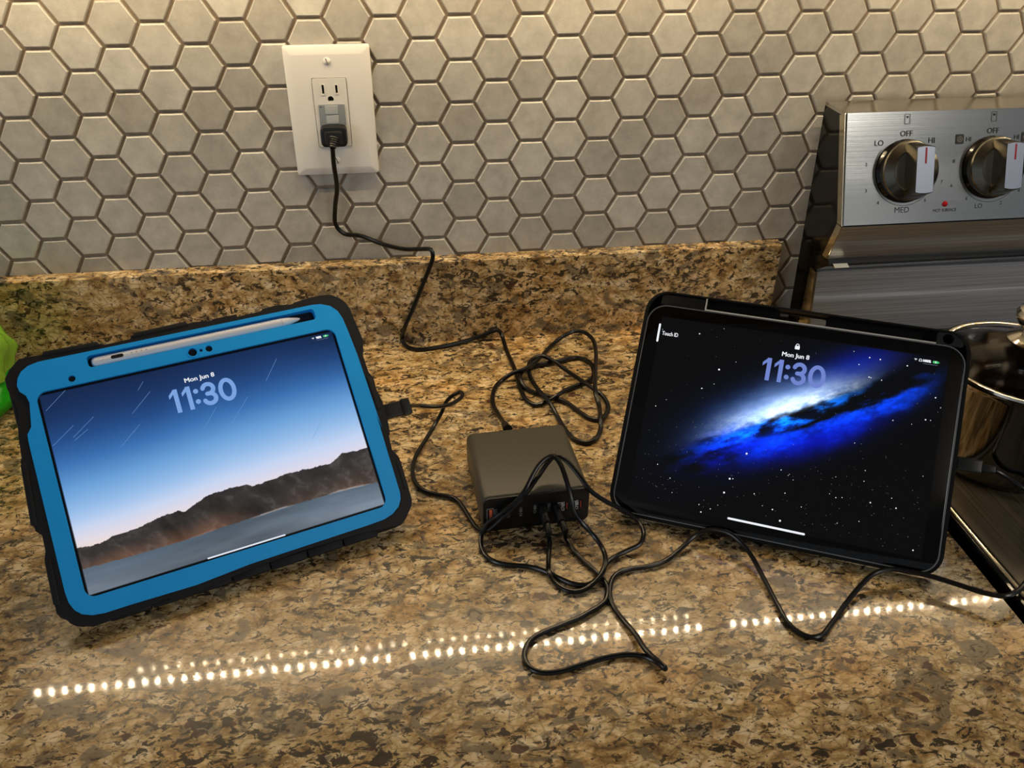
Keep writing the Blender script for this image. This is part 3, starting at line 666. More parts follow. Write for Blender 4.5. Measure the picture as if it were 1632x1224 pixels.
# kickstand behind
c, X, V, N = TL
def kick(root, T, off, H, vtop, wback, width, col):
    c, X, V, N = T; top = c + V * vtop + N * wback; Yh = (V - Vector((0, 0, V.z))).normalized()
    foot = Vector((top.x, top.y, 1.5)) + Yh * (top.z * .50)
    q = []
    for p, hw_ in ((top, width / 2), (foot, width / 2)):
        for s_ in (-1, 1): q.append(p + X * s_ * hw_)
    d = (foot - top).normalized(); n_ = X.cross(d); vs = [a for a in q] + [a + n_ * 2.2 * (1 if n_.z > 0 else -1) for a in q]
    g = G().add([tuple(a) for a in vs], [(0, 1, 3, 2), (4, 6, 7, 5), (0, 2, 6, 4), (1, 5, 7, 3), (0, 4, 5, 1), (2, 3, 7, 6)])
    bpy.context.view_layer.update(); child(g, 'kickstand', col, root, 0)
kick(LR, TL, LOFF, LH, 20, -16.4, 120, MT['rubber'])
# picture: dusk lake and mountains
nx, ny = 500, 344
sx = np.linspace(0, 1, nx)[None, :].repeat(ny, 0); sy = np.linspace(0, 1, ny)[:, None].repeat(nx, 1)
def st(px, py): u, v = uvL(px, py); return ((u + LW / 2) / LW, (v + LH / 2) / LH)
sky_t = np.array([.18, .30, .36, .45, .56, .68, .80, .90, 1.0]); sk = np.array([(240, 214, 196), (216, 216, 236), (196, 212, 242), (150, 188, 232), (104, 158, 214), (58, 112, 176), (34, 74, 132), (24, 52, 98), (20, 40, 78)]) / 255
tt = sy + (sx - .5) * -.10 + (fbm(nx, ny, 3, 3, 3) - .5) * .05
img = np.stack([np.interp(tt, sky_t, sk[:, k]) for k in range(3)], 2)
img *= (1 - .25 * np.clip((sx - .75) * 4, 0, 1) * np.clip((sy - .7) * 3, 0, 1))[..., None]
warm = np.clip(1 - np.abs(tt - .26) * 7, 0, 1) * np.clip(1.1 - sx * 1.3, 0, 1); img += warm[..., None] * np.array([.05, .01, -.04])
ridge = [st(a, b) for a, b in [(0 + x / 3.824, 720 + y / 3.824) for x, y in [(430, 590), (465, 588), (540, 577), (620, 552), (680, 512), (760, 487), (860, 452), (920, 427), (1000, 383), (1090, 363), (1130, 368), (1200, 310), (1270, 262), (1380, 225), (1500, 200)]] + [(400 + x / 5.1, 660 + y / 5.1) for x, y in [(0, 580), (90, 565), (140, 540), (270, 495), (350, 468), (490, 435), (650, 395), (730, 325), (810, 300), (900, 285), (950, 268), (1000, 255)]]]
shore = [st(a, b) for a, b in [(0 + x / 3.824, 720 + y / 3.824) for x, y in [(480, 722), (500, 716), (800, 637), (1100, 547), (1350, 462)]] + [(400 + x / 5.1, 660 + y / 5.1) for x, y in [(0, 845), (250, 762), (480, 700), (700, 628), (850, 590), (1060, 545)]]]
rl = interp_line(ridge, sx[0]) + (fbm(nx, 2, 40, 3, 5)[0] - .5) * .012; shl = interp_line(shore, sx[0])
nq = 1 - np.abs(2 * fbm(nx, ny, 8, 5, 8, .55, 1.2) - 1) * 2.0; nq = np.stack([np.roll(nq[r_], int((ny - r_) * .55)) for r_ in range(ny)]); nm = .28 + .46 * nq + .25 * (fbm(nx, ny, 40, 4, 9, .7) - .5); nm2 = fbm(nx, ny, 5, 4, 21)
mt = np.clip((sy - shl[None]) / (rl - shl)[None], 0, 1)
mcol = np.array([46, 43, 42]) / 255 * (.55 + 1.0 * nm[..., None]) + (np.array([104, 68, 48]) / 255 - .1) * (np.clip((.62 - mt) * 1.6, 0, 1) * np.clip(1.15 - sx * .9, .12, 1) * np.clip(nm2 * 2.2 - .6, 0, 1))[..., None]
mcol += (np.clip((nm - .66) * 7, 0, 1) * .07)[..., None]
mm = (sy < rl[None]) & (sy >= shl[None]); img = np.where(mm[..., None], mcol, img)
wn = .5 + 1.5 * (fbm(nx, ny, 9, 5, 31, .6, .16) - .5); wd = np.clip((shl[None] - sy) / .2, 0, 1)
wcol = (np.array([96, 112, 128]) / 255)[None, None] * (1 - wd[..., None]) + (np.array([124, 132, 142]) / 255)[None, None] * wd[..., None]
wcol = wcol * (.74 + .52 * wn[..., None]) * (.86 + .22 * sx[..., None]); img = np.where((sy < shl[None])[..., None], wcol, img)
sb = np.exp(-((sy - shl[None]) / .004) ** 2) * np.clip(np.sin(sx * 23) + .4, 0, 1) * np.clip((sx - .3) * 4, 0, 1); img += sb[..., None] * np.array([.30, .24, .20])
edge = np.minimum(np.minimum(sx, 1 - sx) * LW, np.minimum(sy, 1 - sy) * LH); img *= np.clip((edge - 1.6) / .5, 0.02, 1)[..., None]
MT['screenL'] = screen_mat('left_display', .22, .35)
scrL = grid_picture('screen', MT['screenL'], LR, LOFF, -LW / 2, LW / 2, -LH / 2, LH / 2, -.9, img)
scrL['label'] = 'lock screen with a mountain lake at dusk'
def onL(px, py): return uvL(px, py, -.7)
x, y = onL(318, 602.5); put_text('date_text', 'Mon Jun 8', MT['t_white'], scrL, x, y, -.75, 4.6, width=22.5, bold=.007)
x, y = onL(323.5, 629.5); clock_digits(x, y, 19.0, -.75).build('clock_digits', MT['t_blue'], scrL, smooth=0)
x, y = onL(513, 536.5); status_icons(scrL, (0, 0, 0), x, y, -.75, '98%', sc=.92)
a = onL(332, 890); b = onL(454, 852.5); g = G(); ribbon(g, [a, b], 1.15, -.75); g.build('home_bar', MT['t_home'], scrL, smooth=0)
for p in [((73, 655), (104, 622)), ((84, 711), (117, 678)), ((117, 697), (149, 664)), ((119, 702), (140, 684)), ((192, 713), (223, 676)), ((211, 659), (239, 624)), ((369, 675), (395, 632)), ((325, 684), (345, 648)), ((424, 607), (441, 571)), ((104, 787), (134, 760)), ((220, 622), (228, 608)), ((498, 700), (514, 668))]:
    g = G(); ribbon(g, [onL(*p[0]), onL(*p[1])], .22, -.8); g.build('meteor_streak', MT['t_streak'], scrL, smooth=0)
# pen
pen = G(); pl_ = 155.0; pr = 3.9; x0 = uvL(145.5, 577)[0]; x1 = uvL(478.5, 508)[0]; yc = (sy0 + sy1) / 2 - .3
pts = [(x0 + t, yc, -2.3) for t in (0, .6, 1.8, 3.5, 40, 100, (x1 - x0) - 15)]; rad = [1.8, 2.8, 3.6, pr, pr, pr, pr]
pm = frame(TL[0] + TL[1] * (x0 + x1) / 2 + TL[2] * yc + TL[3] * -6, TL[1], TL[2])
pen = empty('stylus_pen', pm, 'white stylus pen lying in the slot above the left tablet screen', 'pen'); bpy.context.view_layer.update()
def lw(u, v, w): q = TL[0] + TL[1] * u + TL[2] * v + TL[3] * w; return (q.x, q.y, q.z)
def vtube(sec, r_, sides=16):
    g = G(); n = len(sec); vs = []; fs = []
    for (u, v, w), r in zip(sec, r_):
        for k in range(sides): a = 2 * math.pi * k / sides; vs.append(lw(u, v + r * math.cos(a), w + r * math.sin(a)))
    for i in range(n - 1):
        for k in range(sides): j = (k + 1) % sides; fs.append((i * sides + k, i * sides + j, i * sides + sides + j, i * sides + sides + k))
    fs.append(tuple(range(sides))); fs.append(tuple((n - 1) * sides + k for k in range(sides))); return g.add(vs, fs)
pb = child(vtube(pts, rad), 'barrel', MT['pen'], pen)
xe = x1 - 15; child(vtube([(xe + .15, yc, -2.3), (xe + 6, yc, -2.3), (xe + 13, yc, -2.3), (xe + 15, yc, -2.3)], [pr, 3.2, 1.5, .7]), 'tip', MT['pen'], pen)
g = G(); o = rrect(x0 + 14, x0 + 23, yc - 1.4, yc + 1.4, 1.3, 4); g.add([lw(a, b, pr - 2.25) for a, b in o], [tuple(range(len(o)))]); child(g, 'charge_port', MT['black'], pen, 0)
for k in range(4):
    o = circ(x0 + 29 + k * 3.6, yc + .5, .42, 8); child(G().add([lw(a, b, pr - 2.24) for a, b in o], [tuple(range(8))]), 'contact_dot', MT['ink2'], pen, 0)

# ---- right tablet
RW, RH = 251.73, 179.16
TR = tablet_frame(617.76, -335.86, -.4385, .7396, RH, 11.0, 0, 0); uvR = stand_uv(TR)
RR, ROFF = root_of(TR, 'tablet', 'tablet in a slim black case, showing a blue galaxy', 'tablet', -RH / 2 - 3, -12)
glass = rrect(-RW / 2, RW / 2, -RH / 2, RH / 2, 15, 8)
G().prism(glass, -5, 0, .5, 2).build('front_glass', MT['glass_black'], RR, ROFF)
og = rrect(-RW / 2 - 1.0, RW / 2 + 1.0, -RH / 2 - 1.0, RH / 2 + 1.0, 16, 8)
G().plate([og, rrect(-RW / 2 - .05, RW / 2 + .05, -RH / 2 - .05, RH / 2 + .05, 15, 8)], -5, -.2).build('metal_rim', MT['rim'], RR, ROFF, smooth=0)
HT = 13.5                                        # pencil holder rises above the glass
oc = rrect(-RW / 2 - 4.2, RW / 2 + 4.2, -RH / 2 - 3.4, RH / 2 + HT, 19, 9); ic = rrect(-RW / 2 - 1.1, RW / 2 + 1.1, -RH / 2 - 1.1, RH / 2 + HT - 1.6, 17, 9)
cs = G().plate([oc, ic], -10.5, -.6).build('case_wall', MT['casegloss'], RR, ROFF, smooth=0)
bv = cs.modifiers.new('bevel', 'BEVEL'); bv.width = .0006; bv.segments = 2; bv.limit_method = 'ANGLE'; bv.angle_limit = math.radians(50)
wx0, _ = uvR(1241, 510); wx1, _ = uvR(1318, 515); wv0 = RH / 2 + 2.2; wv1 = RH / 2 + HT - 2.6
win = rrect(wx0, wx1, wv0, wv1, 1.5, 3)
G().plate([inset(oc, .8), win], -12, -10.4).build('case_back', MT['casegloss'], RR, ROFF, smooth=0)
lx = uvR(1125, 488)[0]; rx = uvR(1493, 545)[0]
G().box(-RW / 2 + 8, lx, RH / 2 + 1.1, RH / 2 + HT - 2, -10.3, -1.4, 1).build('holder_block', MT['casegloss'], RR, ROFF)
g = G().box(lx + .4, rx - .4, RH / 2 + 1.0, RH / 2 + 2.1, -10.2, .15, 0); g.box(lx - .5, lx + .5, RH / 2 + 1.0, RH / 2 + HT - 2, -10.2, -.5, 0); g.build('holder_lip', MT['lip'], RR, ROFF, smooth=0)
bx = G(); bxo = rrect(rx, rx + 20, RH / 2 + 1.1, RH / 2 + HT - 2, 2, 3); bx.plate([bxo, circ(rx + 8.5, RH / 2 + 6.6, 4.2, 20)], -10.3, -1.2); bx.build('holder_block', MT['rubber'], RR, ROFF, smooth=0)
kick(RR, TR, ROFF, RH, 25, -12.4, 150, MT['rubber'])
# picture: galaxy
DW, DH = 229.0, 160.0; nx, ny = 520, 364
sx = np.linspace(-DW / 2, DW / 2, nx)[None, :].repeat(ny, 0); sy = np.linspace(-DH / 2, DH / 2, ny)[:, None].repeat(nx, 1)
p1 = np.array(uvR(1120, 690)); p2 = np.array(uvR(1400, 612)); cc = np.array(uvR(1245, 660)); ax_ = (p2 - p1) / np.linalg.norm(p2 - p1); bx_ = np.array([-ax_[1], ax_[0]])
A = (sx - cc[0]) * ax_[0] + (sy - cc[1]) * ax_[1]; B = (sx - cc[0]) * bx_[0] + (sy - cc[1]) * bx_[1]
def samp(seed, a, b, octs=6, gain=.6):
    big_n = fbm(900, 900, 30, octs, seed, gain); ia = ((a * 30) % 900).astype(int); ib = ((b * 30) % 900).astype(int); return big_n[ib, ia] - .5
wf = samp(41, A / 16 + 9, B / 6 + 12); wl_ = samp(42, A / 34 + 9, B / 22 + 12); wq = samp(43, A / 7 + 9, B / 3.2 + 12, 5, .7)
E_ = B - .0011 * np.clip(A, 0, 200) ** 2 + .0006 * np.clip(-A, 0, 200) ** 2 + wf * 4 + wl_ * 4
up_ = 1 / (1 + np.exp(-(E_ + 1) / .9)); Ep = np.clip(E_, 0, 99)
halo = np.exp(-(A / 64) ** 2 - (Ep / 25) ** 2) * up_
white = np.exp(-np.abs((A - 6) / 64) ** 2.8 - (Ep / (20 - .08 * np.abs(A))) ** 2) * up_ * (1 + wq * 1.6 * np.exp(-Ep / 7))
hot = np.exp(-((A - 4) / 20) ** 2 - ((E_ - 5) / 6) ** 2)
img = halo[..., None] * np.array([.0, .25, .80]) + white[..., None] * np.array([.84, .76, .50]) + hot[..., None] * np.array([.30, .26, .10])
fil = np.exp(-((E_ + 5.5) / 6.5) ** 2) * np.exp(-((A - 2) / 56) ** 2) * np.clip(.62 + wf * 4.5 + wq * 1.2, 0, 1.5) * (1 - up_); img += fil[..., None] * np.array([.03, .52, 1.15])
lowl = np.exp(-((E_ + 12) / 13) ** 2) * np.exp(-((A + 42) / 38) ** 2) * np.clip(.75 + wf * 3, 0, 1.4); img += lowl[..., None] * np.array([.0, .06, .62])
band = np.exp(-((E_ + 21 + wl_ * 10) / 8.5) ** 2) * np.exp(-(np.clip(-(A + 4), 0, 200) / 26) ** 2 - (np.clip(A - 70, 0, 200) / 60) ** 2) * np.clip(.9 + wl_ * 1.6 + wq * .7, 0, 1.3); img += band[..., None] * np.array([.0, .30, 1.05])
band2 = np.exp(-((E_ + 30) / 11) ** 2) * np.exp(-((A - 20) / 60) ** 2); img += band2[..., None] * np.array([.0, .04, .55])
lc = -13.5 + .05 * A; lw_ = 1.6 + .085 * np.clip(A + 10, 0, 200); lane = np.clip(1.25 - np.abs(E_ - lc + wf * 9) / lw_, 0, 1) * np.clip((A + 22) / 55, 0, 1) * np.clip(.9 + wf * 2.5 + wq, 0, 1)
img *= (1 - .95 * np.clip(lane * 1.5, 0, 1))[..., None]
topr = np.exp(-((B - 24) / 13) ** 2) * np.exp(-((A - 74) / 34) ** 2); img += topr[..., None] * np.array([.0, .03, .34]); img += np.array([.006, .008, .014])
edge = np.minimum(DW / 2 - np.abs(sx), DH / 2 - np.abs(sy)); img *= np.clip(edge / 1.0, 0, 1)[..., None]
MT['screenR'] = screen_mat('right_display', .05, .5)
scrR = grid_picture('screen', MT['screenR'], RR, ROFF, -DW / 2, DW / 2, -DH / 2, DH / 2, .06, img); scrR['label'] = 'lock screen with a glowing blue galaxy'
g = G(); big = [(1146, 589), (1056, 525), (1115, 532), (1154, 524), (1173, 577), (1118, 619), (1138, 612), (1062, 637), (1048, 740), (1045, 647), (1119, 619), (1068, 762), (1071, 785), (1154, 785), (1163, 763), (1168, 763), (1243, 830), (1190, 723), (1114, 804), (1245, 749), (1202, 787), (1215, 806), (1322, 787), (1332, 760), (1362, 706), (1471, 759), (1455, 877), (1386, 570), (1403, 573), (1423, 670), (1446, 583), (1491, 634), (1499, 650), (1475, 669), (1483, 670), (1453, 676), (1332, 793), (1342, 793), (1369, 831), (1388, 602), (1405, 606), (1385, 601), (1369, 581), (1361, 560), (1421, 794), (1428, 810), (1379, 750), (1377, 767), (1387, 801), (1334, 834), (1144, 805), (1117, 816), (1132, 811), (1277, 808), (1231, 812), (1264, 765), (1258, 756), (1251, 786), (1256, 758)]
for k, (a, b) in enumerate(big):
    u, v = uvR(a, b); r = random.choice([.28, .34, .4, .55]) if k not in (0, 16, 17, 13, 14) else .8
    g.add([(x, y, .11) for x, y in circ(u, v, r, 8)], [tuple(range(8))])
for k in range(230):
    u = random.uniform(-DW / 2 + 3, DW / 2 - 3); v = random.uniform(-DH / 2 + 3, DH / 2 - 3) if random.random() < .4 else random.uniform(-DH / 2 + 3, -5); r = random.uniform(.07, .15)
    g.add([(x, y, .11) for x, y in circ(u, v, r, 6)], [tuple(range(6))])
g.build('stars', MT['t_white'], scrR, smooth=0)['kind'] = 'stuff'
x, y = uvR(1268, 568); put_text('date_text', 'Mon Jun 8', MT['t_white'], scrR, x, y, .14, 4.8, width=21.5, bold=.007)
x, y = uvR(1263.5, 594.5); clock_digits(x, y, 19.2, .14).build('clock_digits', MT['t_blue2'], scrR, smooth=0)
x, y = uvR(1484, 576.5); status_icons(scrR, (0, 0, 0), x, y, .14, '100%', True, sc=1.0)
a = uvR(1161, 826); b = uvR(1281, 851.5); g = G(); ribbon(g, [a, b], 1.7, .14); g.build('home_bar', MT['t_white'], scrR, smooth=0)
x, y = uvR(1068, 532.5); put_text('button_text', 'Touch ID', MT['t_white'], scrR, x, y, .14, 3.4, width=13.5, bold=.005)
g = G(); ribbon(g, [uvR(1052, 517), uvR(1047.5, 543)], 1.7, .14); g.build('button_marker', MT['t_white'], scrR, smooth=0)
x, y = uvR(1271, 552.5); g = G(); o = rrect(x - 1.9, x + 1.9, y - 2.4, y + .6, .5, 3); g.add([(a, b, .14) for a, b in o], [tuple(range(len(o)))]); ribbon(g, [(x - 1.15, y + .5)] + arc(x, y + .9, 1.15, 1.3, 180, 0, 10) + [(x + 1.15, y + .5)], .55, .14); g.build('lock_icon', MT['t_white'], scrR, smooth=0)

# ------------------------------------------------------------------ charging cables
Z1 = lambda l: zx(l, 640, 660, 3.824)
Z2 = lambda l: zx(l, 820, 880, 5.829)
Z3 = lambda l: zx(l, 960, 680, 4.709)
Z4 = lambda l: zx(l, 1040, 900, 2.757)
def cport(k): # world point at a port opening, and outward direction
    x, h = PX[k]; q = Vector((CX_, CY_, h)) + Xc * x - Yc * (CD / 2 + .5); return q, -Yc
def usb_plug(root, p, d, l1=15, l2=10):
    d = d.normalized(); s = d.cross(Vector((0, 0, 1))).normalized(); u = s.cross(d)
    def blk(a, b, wv, wh, rr):
        o = rrect(-wv, wv, -wh, wh, rr, 4); g = G().prism(o, a, b, .6, 2); m = Matrix.Identity(4)
        for r in range(3): m[r][0] = s[r]; m[r][1] = u[r]; m[r][2] = d[r]
        m.translation = p; return g.xf(m)
    child(blk(0.2, l1, 3.0, 4.8, 2.6), 'plug', MT['plug_dark'], root); child(blk(l1, l1 + l2, 2.5, 3.2, 2.2), 'strain_relief', MT['plug'], root); return p + d * (l1 + l2)
# cable to the blue tablet
p3, d3 = cport(3); p4, d4 = cport(4)
d3 = (d3 + Vector((.02, 0, -.28))).normalized(); d4 = (d4 + Vector((.12, 0, -.28))).normalized()
ca = empty('charging_cable', Matrix.Translation(P(400, -380, 0)), 'thin black cable from the charger front to the blue-cased tablet', 'cable'); cb = empty('charging_cable', Matrix.Translation(P(560, -430, 0)), 'thin black cable from the charger front across the worktop towards the galaxy tablet', 'cable')
bpy.context.view_layer.update()
e3 = usb_plug(ca, p3, d3); e4 = usb_plug(cb, p4, d4)
A_ = cpath(Z1([(895, 735, 6), (903, 790, 3), (897, 850), (895, 920, 2.6), (900, 965, 5), (930, 1020, 2.6), (990, 1065), (1060, 1082), (1130, 1060, 3), (1180, 1020, 5), (1225, 965, 8), (1243, 900, 9), (1230, 830, 8), (1180, 750, 12), (1105, 670, 20), (1055, 600, 29), (1030, 500, 40), (1000, 390, 50), (965, 300, 56), (925, 255, 59),
      (880, 270, 58), (830, 320, 54), (790, 390, 48), (755, 460, 42), (700, 530, 34), (600, 610, 24), (525, 665, 14), (490, 725, 6), (483, 790, 3), (510, 860), (570, 900), (650, 918), (780, 930), (880, 960, 2.6), (960, 1000), (1060, 1038), (1140, 1038, 2.6), (1190, 1005, 2.8), (1222, 960, 3), (1245, 915, 4), (1300, 870, 3), (1380, 830, 4), (1450, 795, 6), (1475, 740, 9), (1450, 665, 10), (1380, 600, 14), (1250, 535, 24), (1150, 465, 36), (1075, 365, 47), (1000, 280, 55), (945, 252, 57),
      (900, 285, 54), (850, 355, 47), (790, 440, 42), (740, 505, 37), (690, 560, 30), (620, 625, 22), (560, 680, 12), (515, 712, 6), (470, 705, 3), (425, 650), (375, 570), (330, 518), (280, 500), (200, 487), (120, 455), (75, 395), (68, 320), (90, 250), (150, 150), (205, 60, 4)]))
A2 = cpath([(705, 655, 12), (711, 641, 22), (722, 630, 30), (734, 625, 34), (737, 631, 36), (728, 639, 38), (712, 646, 42), (690, 648, 48), (668, 646.5, 53)])
pe = A2[-1]
child(G().tube(spline([e3] + [Vector(a) for a in A_] + [Vector(a) for a in A2], 3.0), 1.95, 10), 'cord', MT['cord'], ca)
# right-angle plug at the tablet's side
c, X, V, N = TL; q0 = Vector(uvL(612, 651, -6)).to_3d(); 
def lbox(name, u0, u1, v0, v1, w0, w1, m, root, bev=1.0):
    g = G().prism(rrect(u0, u1, v0, v1, bev, 3), w0, w1, bev); g.v = [lw(*a) for a in g.v]; child(g, name, m, root)
ue, ve = uvL(650, 646, -6); us = LW / 2 + 17.5
lbox('plug', us, ue - 5, ve - 7, ve + 5.5, -10.5, -2.5, MT['plug'], ca, 1.2); lbox('plug_block', ue - 6.5, ue + 1.5, ve - 8, ve + 6, -12, -1.5, MT['plug_dark'], ca, 1.2)
# join the cord to that block
jp = Vector(lw(ue + 1, ve - 1, -6)); child(G().tube(spline([jp, (jp + Vector(pe)) / 2 + Vector((0, 0, .3)), Vector(pe)], 3), 1.95, 10), 'cord', MT['cord'], ca)
# cable to the galaxy tablet
B_ = cpath(Z1([(1000, 750, 4), (1050, 830, 2.6), (1120, 905), (1190, 968, 2.6), (1230, 1010), (1255, 1060), (1252, 1110, 2.6)])
      + Z2([(845, 450), (790, 500), (690, 560), (600, 610), (400, 690), (200, 780), (120, 860), (92, 980), (140, 1070), (250, 1118), (400, 1112), (600, 1055), (850, 980), (1050, 952), (1200, 965, 2.8), (1320, 1020, 3.2), (1385, 1075, 4.2), (1400, 1083, 6.2), (1392, 1064, 8), (1340, 1020, 8.2), (1220, 910, 6.5), (1120, 760, 4), (1000, 620), (920, 510), (885, 400), (890, 300), (930, 220), (1020, 168), (1250, 130), (1400, 80, 2.6)])
      + Z3([(600, 905, 4), (700, 815, 8), (790, 775, 12), (880, 778, 14), (960, 805, 14), (1050, 880, 11), (1120, 970, 8), (1180, 1080, 5)])
      + Z4([(540, 160), (585, 240), (630, 290), (690, 318), (740, 312), (785, 260), (850, 170, 4), (920, 85, 8), (975, 38, 11), (1040, 20, 13), (1120, 28, 13), (1220, 50, 13), (1350, 90, 12), (1450, 122, 12), (1540, 138, 14), (1600, 118, 15), (1650, 60, 15), (1690, -60, 14), (1720, -200, 13)]))
Bend = cpath([(1690, 850, 14), (1680, 815, 15), (1655, 792, 20), (1632, 779, 26), (1612, 765, 30), (1592, 753, 34), (1574, 746, 38)])
child(G().tube(spline([e4] + [Vector(a) for a in B_] + [Vector(a) for a in Bend], 3.0), 1.95, 10), 'cord', MT['cord'], cb)
def rw(u, v, w): q = TR[0] + TR[1] * u + TR[2] * v + TR[3] * w; return (q.x, q.y, q.z)
uq, vq = uvR(1517, 736, -6)
def rbox(name, u0, u1, v0, v1, w0, w1, m, bev):
    g = G().prism(rrect(u0, u1, v0, v1, bev, 3), w0, w1, bev); g.v = [rw(*a) for a in g.v]; child(g, name, m, cb)
rbox('plug', RW / 2 + 4.5, RW / 2 + 23, vq - 5.5, vq + 5, -9.5, -3, MT['plug_dark'], 1.2); rbox('strain_relief', RW / 2 + 23, RW / 2 + 33, vq - 3.4, vq + 2.4, -8.5, -3.8, MT['plug'], 1.0)
jq = Vector(rw(RW / 2 + 32, vq, -6)); child(G().tube(spline([jq, Vector(Bend[-1])], 3), 1.95, 10), 'cord', MT['cord'], cb)

# ------------------------------------------------------------------ range
X0 = 765.0; X1 = 1525.0
rg = empty('kitchen_range', Matrix.Translation(P((X0 + X1) / 2, -330, -TOP)), 'stainless steel electric range with knobs on its backguard, right of the worktop', 'stove'); bpy.context.view_layer.update()
child(G().box(X0 + 1, X1, -640, -8, -TOP, -2), 'body', MT['blackplastic'], rg, 0)
# backguard core: side profile swept along x
def sweep(prof, x0, x1):
    n = len(prof); vs = [(x0, y, h) for y, h in prof] + [(x1, y, h) for y, h in prof]
    tess = tessellate_polygon([[Vector((y, h, 0)) for y, h in prof]])
    return G().add(vs, [tuple(t) for t in tess] + [tuple(n + i for i in reversed(t)) for t in tess] + [(i, (i + 1) % n, n + (i + 1) % n, n + i) for i in range(n)])
prof = [(-9, 250), (-54, 250), (-92.5, 151), (-79, 110), (-88, 103), (-80, 99), (-57, 84), (-57, 0), (-20, 0)]
child(sweep(prof, X0, X1), 'backguard', MT['blackplastic'], rg, 0)
def strip(name, pts, x0, x1, m, t=1.2, flip=1):
    """folded sheet of thickness t following (y,h) points"""
    out = []; n = len(pts)
    P3 = [Vector(p) for p in pts]
    for i in range(n):
        a = P3[max(i - 1, 0)]; b = P3[min(i + 1, n - 1)]; tt_ = (b - a).normalized(); out.append(P3[i] + Vector((-tt_.y, tt_.x)) * t * flip)
    return child(sweep([tuple(p) for p in P3] + [tuple(p) for p in out[::-1]], x0, x1), name, m, rg, 20)
strip('top_cover', [(-9, 250.4), (-54.5, 250.4)], X0 + .0, X1, MT['steel_top'], 3.6, -1)
strip('control_panel', [(-56.2, 254.2), (-95.2, 151.2)], X0, X1, MT['steel'], 2.4, -1)
child(sweep([(-46, 250), (-56.2, 254.4), (-96, 151), (-86, 151)], X0 - 1.4, X0 - .1), 'panel_edge', MT['trim'], rg, 0)
child(sweep([(-96, 150), (-86, 150), (-70, 108), (-80.5, 108)], X0 - 1.4, X0 - .1), 'panel_edge', MT['trim'], rg, 0)
strip('lower_panel', [(-95, 150), (-80.5, 108.5)], X0, X1, MT['steel_low'], 1.0, -1)
child(sweep([(-82, 106), (-92, 102.5), (-90, 101), (-80, 103)], X0 + 4, X0 + 20), 'corner_clip', MT['trim'], rg, 0)
child(sweep([(-57, 84), (-57.1, 7), (-69, 7), (-59.2, 82)], X0 + 2, X1), 'rear_panel', MT['steel_low'], rg, 0)
child(sweep([(-48, 84), (-60.6, 84), (-70.4, 7), (-48, 7)], X0 - .6, X0 + 2.4), 'rear_panel_trim', MT['trim'], rg, 0)
# cooktop
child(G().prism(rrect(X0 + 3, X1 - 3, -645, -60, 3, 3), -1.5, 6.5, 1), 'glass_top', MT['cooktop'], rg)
child(G().box(X0 - 6, X0 + 3, -648, -60, 2.0, 5.4), 'side_rail', MT['blackplastic'], rg, 0)
child(G().tube([(X0 - .6, -648, 6.4), (X0 - .6, -62, 6.4)], 1.5, 8), 'rail_edge', MT['trim'], rg)
for bx_0, by_0, br_ in ((930, -250, 90), (930, -480, 105), (1330, -250, 90), (1330, -480, 110)):
    g = G(); g.plate([circ(bx_0, by_0, br_, 64), circ(bx_0, by_0, br_ - 1.2, 64)], 6.45, 6.6); child(g, 'burner_ring', MT['ink2'], rg, 0)
# control-panel frame
pO = np.array([765.0, -57.39, 254.4]); pU = Vector((0, .34856, .93729)); pM = frame(pO, (1, 0, 0), pU); pN = Vector((1, 0, 0)).cross(pU)
def pput(g, name, m, parent=rg, smooth=0):
    inv = parent.matrix_world.inverted(); g.v = [tuple((inv @ (pM @ (Vector(a) / 1000))) * 1000) for a in g.v]; return g.build(name, m, parent, smooth=smooth)
bpy.context.view_layer.update()
def ptext(body, x, d, h, width=None, m='print', bold=.0):
    pput(text('marking', body, None, None, x, -d, 2.55 if False else 1.9, h, width=width, bold=bold)[0], 'marking', MT[m])
def square_icon(x, d, fill):
    g = G(); z = 1.9
    if fill:
        o = rrect(x - 4.4, x + 4.4, -d - 4.8, -d + 4.8, 1, 2); g.add([(a, b, z) for a, b in o], [tuple(range(len(o)))]); pput(g, 'burner_symbol', MT['print'])
        g = G(); ribbon(g, circ(x, -d, 2.6, 16), .5, z + .1, closed=True); ribbon(g, circ(x, -d, 1.1, 10), .5, z + .1, closed=True); pput(g, 'burner_symbol', MT['ink2'])
    else:
        ribbon(g, rrect(x - 2.7, x + 2.7, -d - 4.6, -d + 4.6, .3, 1), .45, z, closed=True); g.add([(a, b, z) for a, b in circ(x, -d + 2, 1.1, 10)], [tuple(range(10))]); pput(g, 'burner_symbol', MT['print'])
